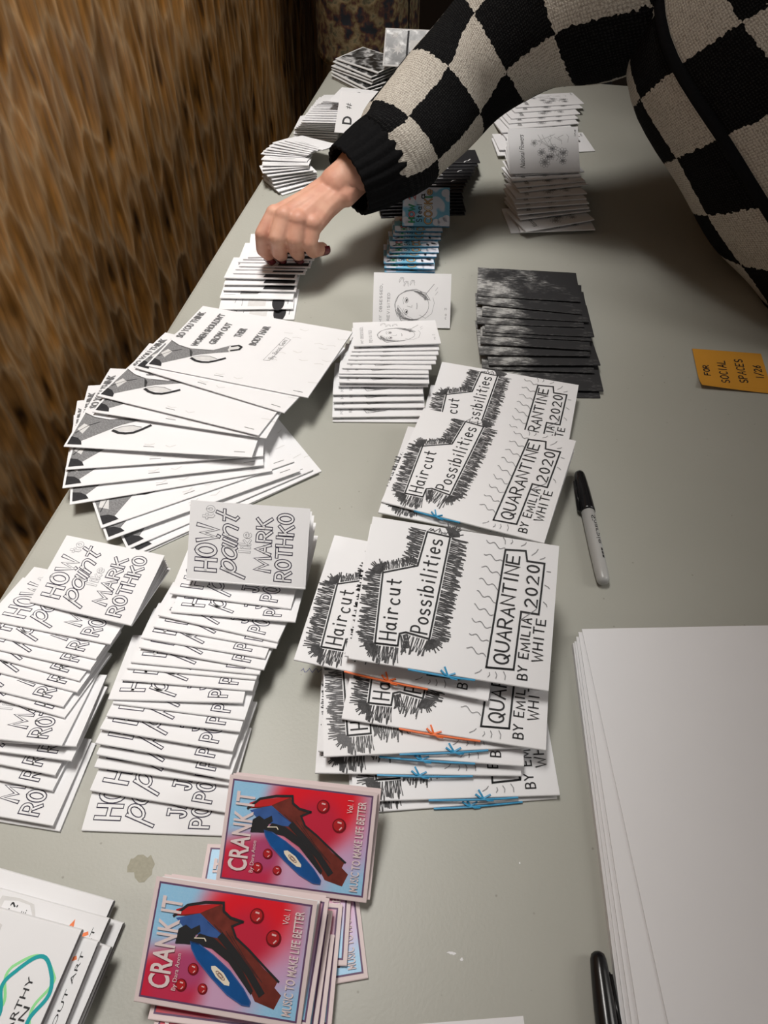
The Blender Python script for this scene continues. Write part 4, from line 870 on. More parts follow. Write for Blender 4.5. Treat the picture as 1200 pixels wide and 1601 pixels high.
scrawl('red_pen_scribble', [(-0.1235 + .004 * math.cos(k * 1.3), 0.3944 + .005 * math.sin(k * 2.1)) for k in range(10)], .0004, plain('red_pen_ink', (.45, .16, .14), .5))

# ------------------------------------------------------------------ zines
KINDS = {}
def kind(key, n, *a, **k):
    if key not in KINDS: KINDS[key] = [booklet_parts(*a, seed=s, **k) for s in range(n)]
    return KINDS[key]
def run(poses, first, w_, l, t, nm, label, cat, group, protos, far='top', special=None):
    n = len(poses)
    for k, p in enumerate(poses):
        sp = special(k, n) if special else None
        pr = (sp or protos)[k % len(sp or protos)]
        j = k if far == 'near' else n - 1 - k
        lay(nm, pr, p, label(nth(j, first), k, n), cat, group)

# lettering pile on the right : 18 near the front read one name, the topmost another
A = POSES['A']; wA, lA, tA = .104, .066, .0020
aM = art_painter(wA * .97, lA, ('MARK', 'ROTHKO')); aJ = art_painter(wA, lA, ('JACKSON', 'POLLOCK'))
pJ = kind('A', 2, wA, lA, tA, 0, art=aJ); pJ2 = kind('A2', 1, wA, lA, tA, 8, art=aJ); pM = kind('Atop', 1, wA * .97, lA, tA, 52, art=aM, leaves=3, inner=DARKTONE)
run(A, 'topmost', wA, lA, tA, 'lettered_zine', lambda o, k, n: ('white zine with hollow lettering propped open on top of the right-hand lettering row' if k == n - 1 else f'hollow-lettered white zine, {o.replace("topmost", "from the top")} of the row behind the record-player zines'), 'zine', 'hollow-lettered zines in the right-hand row', pJ, special=lambda k, n: pM if k == n - 1 else (pJ2 if k == n - 2 else None))
B = POSES['B']; wB, lB = .108, .066
aM2 = art_painter(wB, lB, ('MARK', 'ROTHKO')); pB = kind('B', 2, wB, lB, tA, 0, art=aM2); pB2 = kind('Btop', 1, wA * .94, lA, tA, 15, art=art_painter(wA * .93, lA, ('MARK', 'ROTHKO')), leaves=5)
run(B, 'topmost', wB, lB, tA, 'lettered_zine', lambda o, k, n: ('white zine with hollow lettering springing open on top of the row at the left edge' if k == n - 1 else f'hollow-lettered white zine, {o.replace("topmost", "from the top")} of the row cut by the left edge'), 'zine', 'hollow-lettered zines in the left-hand row', pB, special=lambda k, n: pB2 if k == n - 1 else None)
# fanned leg zines
Cc = POSES['C']; wC, lC, tC = .194, .13, .0012
st = [('staple', staple_mesh(-.01, lC, tC)), ('staple', staple_mesh(.083, lC, tC))]
pC = kind('C', 1, wC, lC, tC, .3, art=art_legs(wC, lC), extra=st, leaves=2)
run(Cc, 'topmost', wC, lC, tC, 'stapled_zine', lambda o, k, n: ('large stapled zine with high-heel photocopy, fully visible on top of the fan' if k == n - 1 else f'large stapled high-heel zine, {o.replace("topmost", "from the top")} of the wide fan'), 'zine', 'stapled zines in the wide fan', pC)
# drawn face zines
D = POSES['D']; wD, lD, tD = .098, .064, .0017; aF = art_face(wD, lD); pD = kind('D', 2, wD, lD, tD, 0, art=aF)
pD2 = kind('D2', 1, wD, lD, tD, 3, art=aF); pD3 = kind('D3', 1, .094, lD, tD, 44, art=art_face(.094, lD), leaves=5)
run(D, 'topmost', wD, lD, tD, 'portrait_zine', lambda o, k, n: ('white zine with drawn face standing propped open behind its row' if k == n - 1 else 'white zine with foreshortened drawn face lying just before the propped one' if k == n - 2 else f'white portrait zine showing its spine, {nth(n - 3 - k, "from the top").replace("from the top from", "from")} of the spine-out row' ), 'zine', 'portrait zines in a row', pD, special=lambda k, n: pD3 if k == n - 1 else pD2 if k == n - 2 else None)
# zines under the hand
E_ = POSES['E']; wE, lE, tE = .092, .064, .0016
pE = {k: kind('E%d' % k, 1, wE, lE, tE, 0, art=art_knee(wE, lE, k)) for k in (0, 1, 2)}; pEt = kind('E3', 1, wE, lE, tE, 5, art=art_knee(wE, lE, 2))
run(E_, 'nearest', wE, lE, tE, 'photo_zine', lambda o, k, n: ('black and white zine pinched by the hand on top of its row' if k == n - 1 else f'black and white photo zine, {o} one in the row under the hand'), 'zine', 'photo zines under the hand', None, far='near', special=lambda k, n: pEt if k == n - 1 else pE[0] if k < 2 else pE[1] if k == 2 else pE[2])
# black scratched zines
F_ = POSES['F']; wF, lF, tF = .127, .075, .0014; pF = kind('F', 2, wF, lF, tF, 0, cover=SCRATCH, page=PALE, back=BLACKPAPER, leaves=3)
run(F_, 'nearest', wF, lF, tF, 'dark_zine', lambda o, k, n: ('black zine with white scratches lying full-face on top of its stack' if k == n - 1 else f'black zine with white scratches, {o} one in the scratched black stack'), 'zine', 'black scratched zines', pF, far='near')
# flower zines
wG, lG, tG = .105, .066, .0018; aG = art_flowers(wG, lG); pG = kind('G', 2, wG, lG, tG, 0, art=aG); pG2 = kind('G2', 1, wG, lG, tG, 50, art=aG, leaves=5)
run(POSES['G'], 'nearest', wG, lG, tG, 'flower_zine', lambda o, k, n: ('white zine with flower bouquet drawing propped upright on its row' if k == n - 1 else f'white bouquet zine, {o} one in the row below the propped bouquet'), 'zine', 'bouquet zines in the front row', pG, far='near', special=lambda k, n: pG2 if k == n - 1 else None)
aH = art_flowers(.12, lG); pH = kind('H', 2, .12, lG, tG, 0, art=aH)
run(POSES['H'], 'nearest', .12, lG, tG, 'flower_zine', lambda o, k, n: f'white spine-out zine, {o} one in the row behind the propped bouquet', 'zine', 'spine-out zines behind the bouquet', pH, far='near')
# cookie zines
wI, lI, tI = .065, .06, .0016; aI = art_cookie(wI, lI); pI = kind('I', 2, wI, lI, tI, 0, cover=SKY, spine=BLUEEDGE, back=SKY, art=aI); pI2 = kind('I2', 1, wI, lI, tI, 34, cover=SKY, spine=BLUEEDGE, back=CKTAN, page=CREAM, art=aI)
run(POSES['I'], 'nearest', wI, lI, tI, 'blue_zine', lambda o, k, n: ('small sky-blue zine with colourful lettering propped on the black zines' if k == n - 1 else f'small sky-blue zine, {o} one in the blue row'), 'zine', 'sky-blue zines in a row', pI, far='near', special=lambda k, n: pI2 if k == n - 1 else None)
# black zines under the sleeve
wJ, lJ, tJ = .121, .07, .0013; pK_ = [kind('J%d' % k, 1, wJ, lJ, tJ, 0, cover=BLACKPAPER, page=PALE, art=art_black(wJ, lJ, k))[0] for k in range(3)]
run(POSES['J'], 'nearest', wJ, lJ, tJ, 'black_zine', lambda o, k, n: f'plain black zine, {o} one in the black stack under the sleeve', 'zine', 'black zines under the sleeve', pK_, far='near')
# thin white zines
wK, lK, tK = .072, .066, .0014; pKk = [kind('K%d' % k, 1, wK, lK, tK, 0, art=art_thin(wK, lK, k), leaves=2)[0] for k in range(3)]
run(POSES['K'], 'nearest', wK, lK, tK, 'thin_zine', lambda o, k, n: f'thin white zine, {o} one in the straight white stack behind the fan', 'zine', 'thin white zines in the straight stack', pKk, far='near')
wQ, lQ, tQ = .07, .05, .0016; pQ = [kind('Q%d' % k, 1, wQ, lQ, tQ, 0, art=art_thin(wQ, lQ, k), leaves=3)[0] for k in range(3)]
run(POSES['Q'], 'nearest', wQ, lQ, tQ, 'thin_zine', lambda o, k, n: f'thin white zine, {o} one in the small fan behind the wrist', 'zine', 'thin white zines in the small fan', pQ, far='near')
a9 = Art(.1, .075); a9.poly([(.12, .30), (.30, .16), (.62, .12), (.80, .40), (.62, .72), (.50, .60), (.36, .78), (.16, .62)], DARKTONE, 1); a9.poly([(.7, .2), (.95, .2), (.95, .8), (.85, .8)], TONE, 1)
lay('thin_zine', kind('K9', 1, .1, .075, .0016, 3, art=a9)[0], POSES['K9'][0], 'wider white zine with dark picture lying on top of the straight white stack', 'zine', None)
a8 = Art(.062, .062); a8.type('D', .40, .20, .16, .40, INK, 1, bold=.03); a8.type('#', .34, .58, .20, .72, INK, 1)
lay('thin_zine', kind('K8', 1, .062, .062, .0016, 48, art=a8)[0], POSES['K8'][0], 'small white zine with bold letter half hidden by the sleeve cuff', 'zine', None)
# far glossy photo zines
wL, lL, tL = .104, .075, .0026; aP = Art(wL, lL); aP.poly([(.03, .04), (.97, .04), (.97, .97), (.03, .97)], PHOTO, 1); pL = kind('L', 2, wL, lL, tL, 0, cover=PALE, back=BLACKPAPER, spine=PALE, page=TONE, leaves=3, art=aP)
aS = Art(.083, .062)
aS.poly([(.03, .03), (.97, .03), (.97, .97), (.03, .97)], PHOTO, 1)
for c, s in (((.30, .45), .16), ((.22, .82), .10)):
    aS.poly([(c[0] + s * (1 if k % 2 == 0 else .35) * math.cos(6.283 * k / 16), c[1] + s * 1.2 * (1 if k % 2 == 0 else .35) * math.sin(6.283 * k / 16)) for k in range(16)], PALE, 2)
aS.poly([(.48, .05), (.52, .05), (.52, .95), (.48, .95)], DARKTONE, 2); aS.poly([(.55, .08), (.9, .08), (.9, .7), (.55, .7)], PALE, 2)
pL2 = kind('L2', 1, .083, .062, .0022, 55, cover=PALE, art=aS, leaves=3)
run(POSES['L'], 'nearest', wL, lL, tL, 'glossy_zine', lambda o, k, n: ('glossy zine with white starburst standing propped at the far end' if k == n - 1 else f'glossy black and white photo zine, {nth(n - 2 - k, "from the top") if n - 2 - k else "topmost"} of the far stack'), 'zine', 'glossy photo zines at the far end', pL, far='near', special=lambda k, n: pL2 if k == n - 1 else None)
# scribble-edged zines tied with ribbon
wM, lM, tM = .152, .119, .0022; aM_ = art_hair(wM, lM)
def hairkind(key, op, rib, m, sd): return kind(key, 1, wM, lM, tM, op, art=aM_, leaves=4, extra=[('ribbon', ribbon_mesh(rib[0], rib[1], m, tM, sd))] if rib else None)
b1 = hairkind('M1', 1, (-.015, .050), BLUERIB, 1); b2 = hairkind('M2', 1.5, (-.02, .045), BLUERIB, 2); b3 = hairkind('M3', 2, (-.03, .04), BLUERIB, 3); o1 = hairkind('M4', 3, (-.032, .028), ORARIB, 4); o2 = hairkind('M5', 2.5, (-.035, .03), ORARIB, 5); t2 = hairkind('M7', 6, (-.045, .0), BLUERIB, 7)
wM, lM = .151, .115; aM_ = art_hair(wM, lM); t1 = hairkind('M6', 12, (-.03, .02), BLUERIB, 6); wM, lM = .158, .122; aM_ = art_hair(wM, lM); t3 = hairkind('M9', 6, (-.045, .0), BLUERIB, 9); wM, lM = .152, .119
pl = hairkind('M8', 2, None, None, 8)
Mk = [(b1, 'scribble-bordered zine, lowest of the ribboned pile, beside the record-player zines'), (b2, 'scribble-bordered zine with blue ribbon, wide one second from the bottom of the ribboned pile'), (b3, 'scribble-bordered zine with blue ribbon, third from the bottom of the ribboned pile'), (b3, 'scribble-bordered zine, fourth from the bottom, showing little but its left edge'), (b2, 'scribble-bordered zine with blue bow just under the lower orange-ribboned one'), (o1, 'scribble-bordered zine with orange ribbon, lower of the two orange-tied ones'), (o2, 'scribble-bordered zine with orange ribbon, turned out to the left under the front one'),
      (pl, 'scribble-bordered zine at the bottom of the far end of its pile'), (t2, 'scribble-bordered zine farthest back, half covered by the next'), (pl, 'white zine peeping out under the left side of the second scribble-bordered cover'), (t3, 'scribble-bordered zine leaning left behind the front one, full cover showing'), (pl, 'zine hidden just beneath the front scribble-bordered cover'), (t1, 'front scribble-bordered zine with whole cover visible, topmost of the pile')]
for p, (pr, lb) in zip(POSES['M'], Mk): lay('ribboned_zine', pr[0], p, lb, 'zine', 'scribble-bordered ribboned zines')
# record player zines
wN, lN, tN = .103, .07, .002; aN = art_record(wN, lN); pN = kind('N', 2, wN, lN, tN, 1, cover=PINKB, art=aN, leaves=3); pN1 = kind('N1', 1, wN, lN, tN, 6, cover=PINKB, art=aN); pN2 = kind('N2', 1, wN, lN, tN, 12, cover=PINKB, art=aN)
Nk = ['record-player zine sticking out lowest to the lower right of its pile', 'record-player zine under both full covers, its blue corner out at the right', 'record-player zine lying under the front cover near the bottom edge', 'record-player zine cut by the bottom edge of the photo', 'record-player zine third beneath the front cover', 'record-player zine just beneath the upper of the two full covers', 'upper of the two fully visible red and blue record-player zines', 'record-player zine second beneath the front cover', 'record-player zine directly beneath the front cover', 'front red and blue record-player zine, whole cover visible, nearest the bottom edge']
for k, (p, lb) in enumerate(zip(POSES['N'], Nk)): lay('record_zine', (pN1 if k == 6 else pN2 if k == 9 else pN)[0], p, lb, 'zine', 'red and blue record-player zines')
# thick white zines in the near left corner (spine on the far edge)
wO, lO, tO = .15, .12, .005; pO = kind('O', 1, wO, lO, tO, 0, art=art_bubble(wO, lO), page=GREYSIDE, leaves=3); pO1 = kind('O1', 1, wO, lO, tO, 0, page=GREYSIDE, leaves=3); pO2 = kind('O2', 1, wO, lO, tO, 2, art=art_wave(wO, lO), page=GREYSIDE, leaves=5)
Ok = ['thick white zine lowest in the near left corner stack', 'thick white zine reaching farthest back in the near left corner stack', 'thick white zine with speech bubble and coral marks in the near left corner', 'thick white zine whose grey pages stick out right in the near left corner', 'thick white zine directly under the wavy-framed one', 'thick white zine with teal wavy frame on top in the near left corner']
for k, (p, lb) in enumerate(zip(POSES['O'], Ok)): lay('thick_zine', (pO2 if k == 5 else pO if k in (2, 4) else pO1)[0], p, lb, 'zine', 'thick white zines in the near left corner')

# ------------------------------------------------------------------ loose paper, note, pens
def paper(x, y, deg, w_, l, z, label, th=.0004, seed=0):
    """sheet whose far left corner is at x, y"""
    bm = bmesh.new(); n = 8; rows = []
    for dz in (th, 0):
        rows.append([[bm.verts.new((w_ * i / n, -l * j / n, dz + .0012 * math.sin(i * .5 + seed) * math.sin(j * .4) * 0)) for j in range(n + 1)] for i in range(n + 1)])
    for i in range(n):
        for j in range(n):
            a = rows[0]; bm.faces.new((a[i][j], a[i][j + 1], a[i + 1][j + 1], a[i + 1][j])); a = rows[1]; bm.faces.new((a[i][j], a[i + 1][j], a[i + 1][j + 1], a[i][j + 1]))
    for k in range(n):
        for (i0, j0, i1, j1) in ((k, 0, k + 1, 0), (k, n, k + 1, n), (0, k, 0, k + 1), (n, k, n, k + 1)): bm.faces.new((rows[0][i0][j0], rows[0][i1][j1], rows[1][i1][j1], rows[1][i0][j0]))
    bmesh.ops.recalc_face_normals(bm, faces=bm.faces)
    o = link('paper_sheet', mesh_of(bm, 'paper_sheet', [PAPER2])); o.location = (x, y, TZ + z); o.rotation_euler = (0, 0, R(deg)); return tag(o, label, 'paper', 'large blank sheets' if w_ > .2 else None)
zs = .0003
for x, y, d, th, lb in [(.0905, .357, 8.6, .006, 'lowest large blank white sheet in the stack at the right'), (.0915, .358, 8.9, .0012, 'large blank white sheet second from the bottom of the stack at the right'), (.0925, .362, 9.2, .0012, 'large blank white sheet third from the bottom of the stack at the right'), (.0940, .366, 9.6, .0012, 'large blank white sheet second from the top of the stack at the right'), (.0965, .3690, 12.6, .0008, 'topmost large blank white sheet in the stack at the right')]:
    paper(x, y, d, .26, .40, zs, lb, th=th); zs += th + .0001
o = paper(.0722 - .13, .085 - .035, 15.0, .134, .10, .0003, 'white sheet just showing at the bottom edge of the photo', th=.0006)
NOTE = plain('orange_sticky_note', (0.62, 0.29, 0.035), 0.7, .2, .05, 40)
def note():
    p = POSES['post']; e = empty('sticky_note', (p[0], p[1], TZ + .0003), (0, 0, p[5])); w_, l = .079, .072
    a = Art(w_, l); s = .0013
    a.hand('FOR', .18, .34, .10, .58, s, INK, ang=0); a.hand('SOCIAL', .43, .18, .32, .74, s, INK); a.hand('SPACES', .69, .22, .58, .80, s, INK); a.hand('1/26', .93, .36, .83, .68, s, INK)
    bm = bmesh.new(); n = 8
    def z(q, pp): return .0004 + .0035 * max(0, .35 - pp - q * .25) ** 2 * 12
    g = [[bm.verts.new((-w_ / 2 + w_ * i / n, l * j / n, z(i / n, j / n))) for j in range(n + 1)] for i in range(n + 1)]
    for i in range(n):
        for j in range(n): bm.faces.new((g[i][j], g[i + 1][j], g[i + 1][j + 1], g[i][j + 1]))
    for pts, mi, ly in a.P:
        f = bm.faces.new([bm.verts.new((-w_ / 2 + q, p_, z(q / w_, p_ / l) + .0003)) for q, p_ in pts]); f.normal_update(); f.material_index = 1
        if f.normal.z < 0: f.normal_flip()
    np_ = link('note_paper', mesh_of(bm, 'note_paper', [NOTE, INK]), e); tag(e, 'orange sticky note with black handwriting at the right edge', 'sticky note')
note()
def lathe(bm, prof, n=28, mi=0, scale_y=1):
    rings = [[bm.verts.new((max(r, 1e-5) * math.cos(6.28318 * k / n), y, max(r, 1e-5) * math.sin(6.28318 * k / n))) for k in range(n)] for y, r in prof]
    for a, b in zip(rings, rings[1:]):
        for k in range(n):
            f = bm.faces.new((a[k], b[k], b[(k + 1) % n], a[(k + 1) % n])); f.material_index = mi
PENCAP = plain('glossy_black_plastic', (0.008, 0.008, 0.009), 0.22, .5, .05); PENBODY = plain('grey_plastic_barrel', (0.43, 0.43, 0.42), 0.32, .5, .02, 20); MARK = plain('black_barrel_print', (.015, .015, .015), .4)
def marker(a, b, label, roll, body):
    a, b = Vector(a), Vector(b); d = (a - b); e = empty('marker_pen', (b.x, b.y, TZ + .0066), (0, 0, math.atan2(d.y, d.x) - R(90))); tag(e, label, 'marker pen', None); L_ = .136
    bm = bmesh.new(); lathe(bm, [(0, 0), (.0003, .003), (.0015, .0048), (.004, .0057), (.012, .0061), (.045, .0064), (.084, .0063), (.0845, .0055), (.09, .0055)]); bmesh.ops.recalc_face_normals(bm, faces=bm.faces)
    bod = link('barrel', mesh_of(bm, 'barrel', [body], True), e)
    bm = bmesh.new(); lathe(bm, [(.083, .0060), (.083, .0071), (.086, .0072), (.108, .0067), (.124, .0058), (.1315, .0052), (.1345, .0042), (.136, .002), (.1362, 0)]); bmesh.ops.recalc_face_normals(bm, faces=bm.faces)
    link('cap', mesh_of(bm, 'cap', [PENCAP], True), e).rotation_euler = (0, roll, 0)
    bm = bmesh.new(); bmesh.ops.create_cube(bm, size=1, matrix=Matrix.Translation((0.0080, .1045, 0)) @ Matrix.Diagonal((.0036, .040, .0046, 1)))
    for v in bm.verts:
        if v.co.y > .12: v.co.x -= .0022
    bmesh.ops.bevel(bm, geom=bm.edges[:], offset=.0013, segments=3, affect='EDGES')
    link('pocket_clip', mesh_of(bm, 'pocket_clip', [PENCAP], True), e).rotation_euler = (0, roll, 0)
    if body is PENBODY:
        P, x0, x1, y0, y1 = font_polys('Sharpie'); bm = bmesh.new(); r = .00655
        for pl in P:   # script logo wrapped round the barrel, reading towards the blunt end
            vs = []
            for x, y in pl:
                s = .075 - (x - x0) / (x1 - x0) * .034; h = ((y - y0) / (y1 - y0) - .5) * .0062; an = R(62) + h / r + (-.1) * 0
                s -= h * .25; vs.append(bm.verts.new((r * math.cos(an), s, r * math.sin(an))))
            bm.faces.new(vs)
        for k in range(3):
            vs = [bm.verts.new((r * math.cos(an), s, r * math.sin(an))) for s, an in ((.036 - .004 * k, R(50)), (.033 - .004 * k, R(50)), (.033 - .004 * k, R(66)), (.036 - .004 * k, R(66)))]; bm.faces.new(vs)
        bmesh.ops.recalc_face_normals(bm, faces=bm.faces); link('printed_logo', mesh_of(bm, 'printed_logo', [MARK]), e)
    return e
marker((.0885, .556), (.1150, .4235), 'black-capped marker with grey barrel lying beside the scribble-bordered zines', R(180), PENBODY)
marker((.1150, .1285), (.1380, -.0055), 'glossy black marker with clip beside the blank sheets, cut by the bottom edge', R(0), PENCAP)

# ------------------------------------------------------------------ people
def chain(bm, pts, sub=2, dens=.35):
    """row of overlapping balls along (x, y, z, r) points"""
    for a, b in zip(pts, pts[1:]):
        va, vb = Vector(a[:3]), Vector(b[:3]); L_ = (vb - va).length; n = max(1, int(L_ / (min(a[3], b[3]) * dens)))
        for k in range(n + 1):
            f = k / n; r = a[3] + (b[3] - a[3]) * f
            bmesh.ops.create_icosphere(bm, subdivisions=sub, radius=r, matrix=Matrix.Translation(va.lerp(vb, f)))
def blob(bm, c, rx, ry, rz, rot=None):
    bmesh.ops.create_icosphere(bm, subdivisions=3, radius=1, matrix=Matrix.Translation(c) @ (rot or Matrix.Identity(4)) @ Matrix.Diagonal((rx, ry, rz, 1)))
def remeshed(name, bm, voxel, smooth, mats):
    me = bpy.data.meshes.new(name); bm.to_mesh(me); bm.free()
    o = bpy.data.objects.new(name, me); col.objects.link(o)
    r = o.modifiers.new('r', 'REMESH'); r.mode = 'VOXEL'; r.voxel_size = voxel
    s = o.modifiers.new('s', 'SMOOTH'); s.factor = .5; s.iterations = smooth
    dg = bpy.context.evaluated_depsgraph_get(); out = bpy.data.meshes.new_from_object(o.evaluated_get(dg)); out.name = name
    bpy.data.objects.remove(o)
    for m in mats: out.materials.append(m)
    for p in out.polygons: p.use_smooth = True
    return out
def m_skin():
    m, N, L, b = new_mat('skin'); tc = N.new('ShaderNodeTexCoord'); n = N.new('ShaderNodeTexNoise'); n.inputs['Scale'].default_value = 38; n.inputs['Detail'].default_value = 3; L.new(tc.outputs['Object'], n.inputs['Vector'])
    r = ramp(N, n.outputs['Fac'], L, [(0.35, (0.56, 0.275, 0.195)), (0.65, (0.66, 0.37, 0.265))]); L.new(r.outputs[0], b.inputs['Base Color']); b.inputs['Roughness'].default_value = .5; b.inputs['Specular IOR Level'].default_value = .35
    b.inputs['Subsurface Weight'].default_value = .12; b.inputs['Subsurface Radius'].default_value = (.01, .004, .002); b.inputs['Subsurface Scale'].default_value = .4
    n2 = N.new('ShaderNodeTexNoise'); n2.inputs['Scale'].default_value = 500; L.new(tc.outputs['Object'], n2.inputs['Vector']); bp = N.new('ShaderNodeBump'); bp.inputs['Strength'].default_value = .15; bp.inputs['Distance'].default_value = .0006; L.new(n2.outputs['Fac'], bp.inputs['Height']); L.new(bp.outputs['Normal'], b.inputs['Normal'])
    return m
SKIN = m_skin(); NAIL = plain('dark_red_nail_varnish', (0.13, 0.012, 0.018), .25, .5, .05); HAIR = plain('dark_brown_hair', (.03, .018, .012), .5, .4, .4, 90); TROUSERS = plain('black_denim', (.012, .012, .014), .8, .2, .3, 120); SHOE = plain('black_shoe', (.015, .015, .015), .5)
def m_knit():
    m, N, L, b = new_mat('black_and_cream_checked_knit'); uv = N.new('ShaderNodeUVMap'); uv.uv_map = 'weave'
    tc = N.new('ShaderNodeTexCoord')
    # ragged stitch steps along the edges of each check
    st = N.new('ShaderNodeTexNoise'); st.inputs['Scale'].default_value = 190; st.inputs['Detail'].default_value = 1; L.new(tc.outputs['Object'], st.inputs['Vector'])
    sub = N.new('ShaderNodeVectorMath'); sub.operation = 'SUBTRACT'; L.new(st.outputs['Color'], sub.inputs[0]); sub.inputs[1].default_value = (.5, .5, .5)
    sc = N.new('ShaderNodeVectorMath'); sc.operation = 'SCALE'; sc.inputs[3].default_value = .10; L.new(sub.outputs[0], sc.inputs[0])
    ad = N.new('ShaderNodeVectorMath'); L.new(uv.outputs[0], ad.inputs[0]); L.new(sc.outputs[0], ad.inputs[1])
    mp = N.new('ShaderNodeVectorMath'); mp.operation = 'ADD'; L.new(ad.outputs[0], mp.inputs[0]); mp.inputs[1].default_value = (40.0, 40.0, .5)
    ck = N.new('ShaderNodeTexChecker'); ck.inputs['Scale'].default_value = 1.0; L.new(mp.outputs[0], ck.inputs['Vector'])
    # knit: rows of little V stitches
    w1 = N.new('ShaderNodeTexWave'); w1.wave_type = 'BANDS'; w1.bands_direction = 'X'; w1.inputs['Scale'].default_value = 9.0; w1.inputs['Distortion'].default_value = 4.0; w1.inputs['Detail'].default_value = 1; w1.inputs['Detail Scale'].default_value = 6; L.new(uv.outputs[0], w1.inputs['Vector'])
    w2 = N.new('ShaderNodeTexWave'); w2.wave_type = 'BANDS'; w2.bands_direction = 'Y'; w2.inputs['Scale'].default_value = 7.5; w2.inputs['Distortion'].default_value = 4.0; w2.inputs['Detail Scale'].default_value = 5; L.new(uv.outputs[0], w2.inputs['Vector'])
    mu = N.new('ShaderNodeMath'); mu.operation = 'MULTIPLY'; L.new(w1.outputs['Fac'], mu.inputs[0]); L.new(w2.outputs['Fac'], mu.inputs[1])
    n = N.new('ShaderNodeTexNoise'); n.inputs['Scale'].default_value = 420; n.inputs['Detail'].default_value = 3; L.new(tc.outputs['Object'], n.inputs['Vector'])
    av = N.new('ShaderNodeMath'); av.operation = 'ADD'; L.new(mu.outputs[0], av.inputs[0]); L.new(n.outputs['Fac'], av.inputs[1])
    cr = ramp(N, av.outputs[0], L, [(.35, (.27, .24, .205)), (.62, (.43, .395, .345)), (.95, (.58, .54, .475))])
    bk = ramp(N, av.outputs[0], L, [(.4, (.0032, .0032, .0036)), (.95, (.007, .007, .0075)), (1.0, (.016, .016, .016))])
    mx = N.new('ShaderNodeMix'); mx.data_type = 'RGBA'; L.new(ck.outputs['Fac'], mx.inputs[0]); L.new(bk.outputs[0], mx.inputs[6]); L.new(cr.outputs[0], mx.inputs[7]); L.new(mx.outputs[2], b.inputs['Base Color'])
    b.inputs['Roughness'].default_value = .95; b.inputs['Specular IOR Level'].default_value = .08
    bp = N.new('ShaderNodeBump'); bp.inputs['Strength'].default_value = .45; bp.inputs['Distance'].default_value = .0016; L.new(av.outputs[0], bp.inputs['Height']); L.new(bp.outputs['Normal'], b.inputs['Normal'])
    return m
KNIT = m_knit(); RIB = plain('black_ribbed_knit', (.006, .006, .0065), .95, .06, .5, 300, .5); SEAM = plain('black_seam_knit', (.007, .007, .008), .95, .06, .4, 300)
def m_tapestry():
    m, N, L, b = new_mat('faded_floral_tapestry'); tc = N.new('ShaderNodeTexCoord')
    n = N.new('ShaderNodeTexNoise'); n.inputs['Scale'].default_value = 42; n.inputs['Detail'].default_value = 5; n.inputs['Distortion'].default_value = .2; L.new(tc.outputs['Object'], n.inputs['Vector'])
    v = N.new('ShaderNodeTexVoronoi'); v.inputs['Scale'].default_value = 38; L.new(tc.outputs['Object'], v.inputs['Vector'])
    r = ramp(N, n.outputs['Fac'], L, [(.36, (.03, .035, .045)), (.44, (.15, .06, .042)), (.50, (.28, .20, .09)), (.57, (.44, .33, .18)), (.64, (.16, .16, .09)), (.7, (.28, .10, .07))])
    r2 = ramp(N, v.outputs['Distance'], L, [(.1, (1, 1, 1)), (.55, (.55, .55, .55))])
    mu = N.new('ShaderNodeMix'); mu.data_type = 'RGBA'; mu.blend_type = 'MULTIPLY'; mu.inputs[0].default_value = .8; L.new(r.outputs[0], mu.inputs[6]); L.new(r2.outputs[0], mu.inputs[7]); L.new(mu.outputs[2], b.inputs['Base Color'])
    b.inputs['Roughness'].default_value = .9; bp = N.new('ShaderNodeBump'); bp.inputs['Strength'].default_value = .3; bp.inputs['Distance'].default_value = .002; L.new(n.outputs['Fac'], bp.inputs['Height']); L.new(bp.outputs['Normal'], b.inputs['Normal'])
    return m
TAPESTRY = m_tapestry()

def smooth_path(keys, n):
    """Catmull-Rom through key tuples"""
    out = []; K = [keys[0]] + list(keys) + [keys[-1]]
    segs = len(keys) - 1
    for s in range(segs):
        p0, p1, p2, p3 = K[s], K[s + 1], K[s + 2], K[s + 3]
        for j in range(n + (s == segs - 1)):
            t = j / n
            out.append(tuple(.5 * ((2 * b) + (-a + c) * t + (2 * a - 5 * b + 4 * c - d) * t * t + (-a + 3 * b - 3 * c + d) * t ** 3) for a, b, c, d in zip(p0, p1, p2, p3)))
    return out
def garment(name, rings, mats, parent, uvs=None, thick=.004, closed_top=False):
    """loft of closed rings (lists of points); uvs[i][k] = (u, v)"""
    bm = bmesh.new(); n = len(rings[0]); uvl = bm.loops.layers.uv.new('weave') if uvs else None
    V = [[bm.verts.new(p) for p in r] for r in rings]
    for i in range(len(V) - 1):
        for k in range(n):
            k2 = (k + 1) % n; f = bm.faces.new((V[i][k], V[i][k2], V[i + 1][k2], V[i + 1][k]))
            if uvs:
                q = [uvs(i, k), uvs(i, k + 1), uvs(i + 1, k + 1), uvs(i + 1, k)]
                for lp, t in zip(f.loops, q): lp[uvl].uv = t
    if closed_top: bm.faces.new(V[-1])
    bmesh.ops.recalc_face_normals(bm, faces=bm.faces)
    me = mesh_of(bm, name, mats, True); o = link(name, me, parent)
    s = o.modifiers.new('thickness', 'SOLIDIFY'); s.thickness = thick; s.offset = 0
    return o
